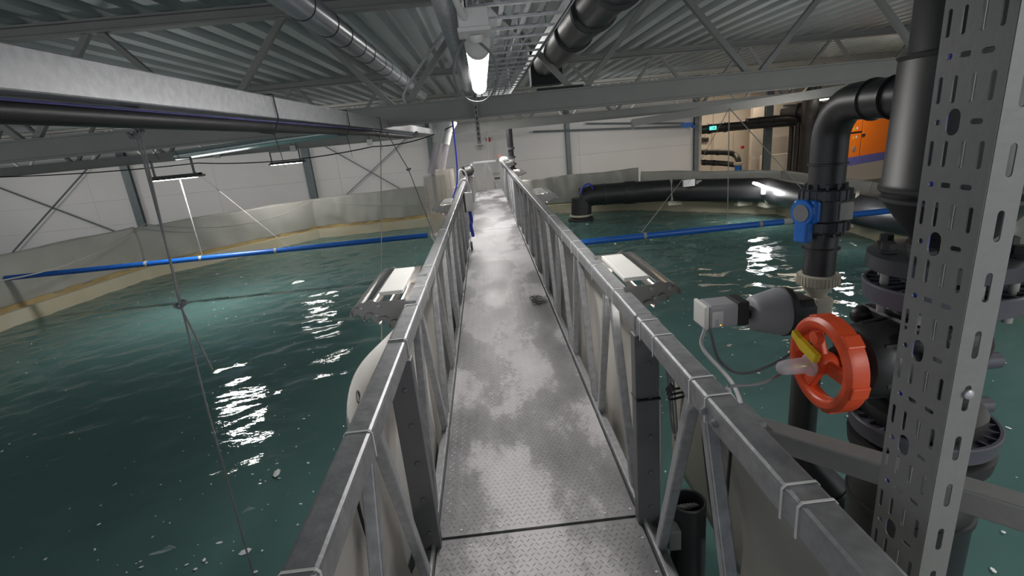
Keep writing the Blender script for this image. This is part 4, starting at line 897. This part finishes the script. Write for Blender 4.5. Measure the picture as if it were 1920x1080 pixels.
# ------------------------------------------------------------------ big riser with diaphragm valve
bx, by = 1.34, 1.37
bv = thing('big_valve_riser', 'thick black riser with flanged diaphragm valve behind the perforated channel', 'valve', (bx, by, .9))
MB().lathe((bx, by, 2.01), (0, 0, 1), [(0, .17), (.012, .178), (.014, .155), (.02, .152), (1.3, .152)], 36).build('upper_pipe', 'black', bv, smooth=True)
MB().lathe((bx, by, 1.48), (0, 0, 1), [(0, .085), (.03, .09), (.04, .095), (.05, .105), (.145, .172), (.15, .18), (.16, .18), (.165, .172), (.18, .186), (.19, .186), (.2, .178), (.53, .172)], 36).build('reducer', 'black', bv, smooth=True)
MB().lathe((bx, by, 1.40), (0, 0, 1), [(0, .1), (.1, .1)], 30).build('neck', 'black', bv, smooth=True)
def ribbed_flange(z, h, r_, m_, label=None):
    f = MB().lathe((bx, by, z), (0, 0, 1), [(0, r_-.02), (.004, r_-.008), (h-.004, r_), (h, r_-.004), (h, r_-.012), (h-.012, r_-.014), (h-.012, .1), (h, .098)], 40).build('flange', m_, bv, smooth=True)
    for k in range(24):
        a = k*math.pi/12; MB().beam((bx+.1*math.cos(a), by+.1*math.sin(a), z+h-.008), (bx+(r_-.012)*math.cos(a), by+(r_-.012)*math.sin(a), z+h-.008), .004, .012).build('rib', m_, f)
    return f
MB().lathe((bx, by, 1.425), (0, 0, 1), [(0, .19), (.003, .195), (.045, .195), (.05, .185), (.055, .12)], 40).build('backing_ring', 'pvc_dark', bv, smooth=True)
ribbed_flange(1.325, .06, .2, 'flange_grey')
for k in range(8):
    a = k*math.pi/4+.55; x_, y_ = bx+.155*math.cos(a), by+.155*math.sin(a)
    MB().lathe((x_, y_, 1.29), (0, 0, 1), [(0, .012), (.19, .012)], 10).build('stud', 'beam', bv, smooth=True)
    MB().lathe((x_, y_, 1.48), (0, 0, 1), [(0, .026), (.006, .026), (.007, .02), (.028, .02), (.03, .016)], 6).build('nut', 'black_matte', bv)
# valve body
MB().lathe((bx, by, .98), (0, 0, 1), [(0, .11), (.05, .1), (.12, .125), (.22, .14), (.3, .12), (.345, .11)], 32).build('body', 'black', bv, smooth=True)
bn = [(-.14, -.16), (.14, -.16), (.17, -.12), (.17, .12), (.14, .16), (-.14, .16), (-.17, .12), (-.17, -.12)]
MB().prism([(by+q[0]*.9, 1.15+q[1]*.85) for q in bn], 'x', bx-.14, bx-.10).build('bonnet_flange', 'black', bv, bevel=.012)
MB().prism([(by+q[0]*.92, 1.15+q[1]*.87) for q in bn], 'x', bx-.10, bx+.02).build('body_flange', 'black', bv, bevel=.015)
for sy in (-1, 1):
    for sz in (-1, 1):
        MB().lathe((bx-.14, by+sy*.115, 1.15+sz*.10), (-1, 0, 0), [(0, .032), (.02, .03), (.035, .02), (.04, .008)], 16).build('bolt_cap', 'black', bv, smooth=True)
MB().lathe((bx-.13, by, 1.15), (-1, 0, 0), [(0, .125), (.03, .12), (.06, .118), (.10, .114), (.118, .10), (.125, .055), (.17, .05)], 36).build('bonnet', 'black', bv, smooth=True)
for a in range(6):
    q = a*math.pi/3+.3; MB().beam((bx-.135, by+.118*math.cos(q), 1.15+.118*math.sin(q)), (bx-.22, by+.11*math.cos(q), 1.15+.11*math.sin(q)), .012, .02).build('rib', 'black', bv)
MB().lathe((bx, by, .925), (0, 0, 1), [(0, .16), (.05, .16), (.06, .12)], 36).build('neck', 'black', bv, smooth=True)
ribbed_flange(.87, .06, .2, 'flange_grey')
MB().lathe((bx, by, .80), (0, 0, 1), [(0, .12), (.005, .19), (.05, .195), (.055, .18)], 40).build('backing_ring', 'black_matte', bv, smooth=True)
MB().lathe((bx, by, .80), (0, 0, -1), [(0, .1), (.05, .12), (.13, .17), (.18, .172), (.181, .18), (.2, .18), (.201, .172), (1.6, .172)], 36).build('lower_pipe', 'black', bv, smooth=True)
for z in (.93, 1.09):
    MB().lathe((bx+.14, by+.02, z), (1, -.1, 0), [(0, .028), (.1, .026), (.102, .015)], 12).build('stub', 'flange_grey', bv, smooth=True)
# handwheel
hw = thing('handwheel', 'orange red handwheel on the diaphragm valve', 'handwheel', (1.0, 1.38, 1.15))
hx, hy, hz = 1.0, 1.375, 1.15
ring = []
prof = [(-.018, .112), (-.024, .122), (-.024, .136), (-.014, .148), (.0, .151), (.034, .151), (.038, .146), (.038, .136), (.03, .118), (.01, .109), (-.008, .108)]
mb = MB(); n = 48; k0 = 0
for j in range(n):
    a = j*2*math.pi/n
    for t_, r_ in prof: mb.v.append((hx+t_, hy+r_*math.cos(a), hz+r_*math.sin(a)))
m_ = len(prof)
for j in range(n):
    for i in range(m_): mb.f.append((j*m_+i, j*m_+(i+1) % m_, ((j+1) % n)*m_+(i+1) % m_, ((j+1) % n)*m_+i))
mb.build('rim', 'red', hw, smooth=True)
for k in range(6):
    a = k*math.pi/3+.2; MB().beam((hx+.012, hy+.142*math.cos(a), hz+.142*math.sin(a)), (hx+.012, hy+.1535*math.cos(a), hz+.1535*math.sin(a)), .045, .056, (1, 0, 0)).build('grip', 'red', hw, bevel=.006)
for k in range(3):
    a = k*2*math.pi/3+1.1; MB().beam((hx, hy+.02*math.cos(a), hz+.02*math.sin(a)), (hx, hy+.125*math.cos(a), hz+.125*math.sin(a)), .042, .022, (1, 0, 0)).build('spoke', 'red', hw, bevel=.006)
MB().lathe((hx+.03, hy, hz), (-1, 0, 0), [(0, .03), (.01, .036), (.06, .034), (.062, .02)], 24).build('hub', 'red', hw, smooth=True)
MB().lathe((bx-.28, hy, hz), (-1, 0, 0), [(0, .026), (.05, .026)], 16).build('stem', 'red', hw, smooth=True)
lk = MB().prism([(hy-.03, hz+.02), (hy+.01, hz+.03), (hy+.04, hz+.035), (hy+.09, hz+.065), (hy+.085, hz+.085), (hy+.05, hz+.07), (hy+.02, hz+.065), (hy-.04, hz+.05)], 'x', hx-.055, hx-.035).build('lock_tab', 'yellow', hw, bevel=.003)
MB().lathe((hx-.02, hy, hz+.09), (-1, 0, 0), [(0, .022), (.02, .02), (.022, .01)], 14).build('screw_boss', 'red', hw, smooth=True)
MB().lathe((hx-.04, hy, hz), (-1, 0, 0), [(0, .034), (.008, .036), (.012, .033), (.014, .026), (.085, .0235), (.1, .019), (.108, .008)], 24).build('clear_cap', 'clear_cap', hw, smooth=True)
MB().lathe((hx-.04, hy, hz), (-1, 0, 0), [(0, .007), (.05, .007)], 12).build('indicator', 'yellow', hw, smooth=True)

# ------------------------------------------------------------------ slim riser with ball valve and actuator
sx_, sy_ = 1.305, 1.88
sr = thing('slim_riser', 'slim black pipe with elbow and flanged ball valve left of the big riser', 'pipe', (sx_, sy_, 1.5))
el = [(sx_, sy_, 1.62), (sx_, sy_, 1.76)]+[(sx_+.0*k, sy_-.13+.13*math.cos(a), 1.79+.13*math.sin(a)) for k, a in [(k, math.pi/2*k/8) for k in range(9)]]+[(sx_+.01, 1.6, 1.92), (sx_+.03, 1.42, 1.92)]
MB().tube(el, .062, 24).build('elbow_pipe', 'black', sr, smooth=True)
for p0, p1 in (((sx_+.004, 1.69, 1.92), (0, -1, 0)), ((sx_+.006, 1.60, 1.92), (0, -1, 0))):
    MB().lathe(p0, p1, [(0, .0635), (.002, .068), (.006, .068), (.008, .0635)], 24).build('weld_bead', 'black', sr, smooth=True)
for z in (1.70, 1.375):
    MB().lathe((sx_, sy_, z), (0, 0, 1), [(0, .058), (.003, .068), (.008, .068), (.011, .058)], 24).build('weld_bead', 'black', sr, smooth=True)
MB().tube([(sx_, sy_, 1.25), (sx_, sy_, 1.45)], .057, 24).build('pipe', 'black', sr, smooth=True)
MB().lathe((sx_, sy_, 1.44), (0, 0, 1), [(0, .062), (.01, .078), (.02, .078), (.045, .075), (.15, .075), (.17, .078), (.18, .062)], 30).build('valve_body', 'pvc_dark', sr, smooth=True)
for z in (1.452, 1.572):
    nt_ = MB().lathe((sx_, sy_, z), (0, 0, 1), [(0, .08), (.005, .088), (.038, .088), (.043, .08)], 36).build('union_nut', 'pvc_dark', sr, smooth=True)
    for k in range(20):
        a = k*math.pi/10; MB().beam((sx_+.086*math.cos(a), sy_+.086*math.sin(a), z+.003), (sx_+.086*math.cos(a), sy_+.086*math.sin(a), z+.04), .008, .01, (math.cos(a), math.sin(a), 0)).build('rib', 'pvc_dark', nt_)
    for k in range(12):
        a = k*math.pi/6; zz = z+.04 if z > 1.5 else z-.02
        MB().beam((sx_+.066*math.cos(a), sy_+.066*math.sin(a), zz), (sx_+.066*math.cos(a), sy_+.066*math.sin(a), zz+.022), .009, .012, (math.cos(a), math.sin(a), 0)).build('lug', 'pvc_dark', nt_)
MB().box((sx_+.01, sy_-.0785, 1.50), (sx_+.06, sy_-.062, 1.565)).build('label', 'rope', sr)
# cream union + diaphragm body
MB().lathe((sx_, sy_, 1.225), (0, 0, 1), [(0, .058), (.01, .074), (.045, .076), (.05, .066)], 30).build('cream_union_nut', 'cream_pl', sr, smooth=True)['label'] = 'cream ribbed union nut'
un = sr.children[-1]
for k in range(36):
    a = k*math.pi/18; MB().beam((sx_+.075*math.cos(a), sy_+.075*math.sin(a), 1.233), (sx_+.075*math.cos(a), sy_+.075*math.sin(a), 1.272), .005, .006, (math.cos(a), math.sin(a), 0)).build('rib', 'cream_pl', un)
MB().lathe((sx_, sy_, 1.23), (0, 0, -1), [(0, .055), (.02, .05), (.04, .036), (.06, .036)], 24).build('neck', 'cream_pl', sr, smooth=True)
MB().box((sx_-.035, sy_-.045, 1.03), (sx_+.045, sy_+.045, 1.18)).build('cream_valve_body', 'cream_pl', sr, bevel=.01)['label'] = 'cream diaphragm valve body'
MB().lathe((sx_+.045, sy_, 1.15), (1, 0, 0), [(0, .014), (.02, .014)], 10).build('plug', 'black', sr)
MB().tube(spline([(sx_-.015, sy_, 1.04), (sx_-.015, sy_, .8), (sx_-.01, sy_, .48), (sx_+.02, sy_-.02, .40), (sx_+.10, sy_-.06, .30), (sx_+.22, sy_-.12, .16), (sx_+.32, sy_-.17, .02), (sx_+.33, sy_-.18, -.8)], 5), .055, 20).build('lower_pipe', 'black', sr, smooth=True)
for c, d in (((sx_+.12, sy_-.07, .275), (.7, -.35, -.8)), ((sx_+.2, sy_-.11, .185), (.7, -.35, -.8))):
    MB().lathe(c, d, [(0, .063), (.04, .063)], 20).build('collar', 'black', sr, smooth=True)
# blue ball valve lever
bh = thing('valve_lever', 'blue lever handle on the side of the ball valve', 'valve handle', (sx_-.12, sy_-.03, 1.52))
hd = Vector((-1, -.35, 0)).normalized(); hp = Vector((sx_-.07, sy_-.025, 1.535))
MB().lathe(hp, hd, [(0, .03), (.01, .046), (.045, .05), (.05, .046)], 16).build('hub', 'blue_hand', bh, smooth=True)
MB().lathe(hp+hd*.05, hd, [(0, .033), (.003, .033)], 20).build('cap', 'cable_grey', bh, smooth=True)
side = Vector((.35, -1, 0)).normalized()
e1 = hp+hd*.03+Vector((0, 0, .0)); 
MB().beam(e1+Vector((0, 0, .03)), e1+Vector((0, 0, -.115)), .055, .042, (hd.x, hd.y, 0)).build('lever', 'blue_hand', bh, bevel=.008)
MB().beam(hp+hd*.02-side*.0+Vector((0, 0, .045)), hp+hd*.02+Vector((0, 0, -.04)), .1, .035, (hd.x, hd.y, 0)).build('wing', 'blue_hand', bh, bevel=.012)
# pneumatic actuator
ac = thing('valve_actuator', 'grey bell shaped actuator left of the cream valve body', 'actuator', (1.0, sy_, 1.15))
az = 1.135; ad = Vector((-1, 0, .03)).normalized(); ao = Vector((sx_-.03, sy_, az-.01))
MB().prism([(sy_+a_, az-.005+b_) for a_, b_ in ((-.07, -.03), (-.05, -.055), (.05, -.055), (.07, -.03), (.07, .03), (.05, .055), (-.05, .055), (-.07, .03))], 'x', sx_-.12, sx_-.035).build('mount', 'black', ac, bevel=.008)
MB().lathe(ao+ad*.085, ad, [(0, .085), (.006, .1), (.03, .102), (.034, .098)], 36).build('black_ring', 'black_matte', ac, smooth=True)
for k in range(8):
    a = k*math.pi/4; MB().lathe(ao+ad*.075+Vector((0, .09*math.cos(a), .09*math.sin(a))), ad, [(0, .007), (.012, .007)], 6).build('screw', 'black', ac)
MB().lathe(ao+ad*.119, ad, [(0, .098), (.02, .096), (.10, .076), (.118, .070), (.128, .058), (.13, .03)], 36).build('bell', 'act_grey', ac, smooth=True)
MB().lathe(ao+ad*.245, ad, [(0, .02), (.012, .02), (.013, .026), (.02, .026), (.021, .02), (.04, .02)], 18).build('coupling', 'black', ac, smooth=True)
pb = thing('positioner_box', 'light grey positioner box on the tip of the actuator', 'positioner', (.9, sy_, 1.17))
px0 = sx_-.03-.275; zc = az+.016
MB().box((px0-.045, sy_-.055, zc-.045), (px0, sy_+.055, zc+.055)).build('back_case', 'black_matte', pb, bevel=.006)
MB().box((px0-.165, sy_-.06, zc-.042), (px0-.045, sy_+.055, zc+.052)).build('case', 'act_grey', pb, bevel=.012)
MB().box((px0-.183, sy_-.062, zc-.045), (px0-.165, sy_+.058, zc+.055)).build('cover', 'white_pl', pb, bevel=.008)
MB().box((px0-.155, sy_-.0625, zc-.035), (px0-.11, sy_-.06, zc+.03)).build('face_label', 'cable_white', pb)
MB().lathe((px0-.12, sy_-.0625, zc-.028), (0, -1, 0), [(0, .0025), (.001, .0025)], 8).build('status_light', mat('amber_light', (1, .4, .02), .4, emit=(1, .4, .02), es=2), pb)
for k in range(5): MB().box((px0-.142+.0, sy_-.063, zc-.03+k*.006), (px0-.128, sy_-.0625, zc-.0285+k*.006)).build('print_line', 'beam_dark', pb)
cab([(px0-.17, sy_-.03, zc-.05), (px0-.19, sy_-.06, zc-.12), (px0-.16, sy_-.25, zc-.18), (.78, 1.44, .98), (.72, 1.40, 1.06), (.70, 1.38, 1.10)], .008, 'cable_white', 'white cable from the positioner box down to the right rail')
cab([(px0-.15, sy_-.03, zc-.05), (px0-.13, sy_-.08, zc-.17), (px0-.05, sy_-.12, zc-.22), (px0+.1, sy_-.12, zc-.18), (px0+.2, sy_-.1, zc-.13), (px0+.3, sy_-.06, zc-.14)], .006, 'cable_grey', 'grey cable sagging below the actuator')
cab([(.70, 1.37, 1.11), (.82, 1.40, 1.09), (.96, 1.5, 1.07), (1.1, 1.6, 1.06)], .005, 'cable_grey', 'thin grey cable from the right rail to behind the handwheel')
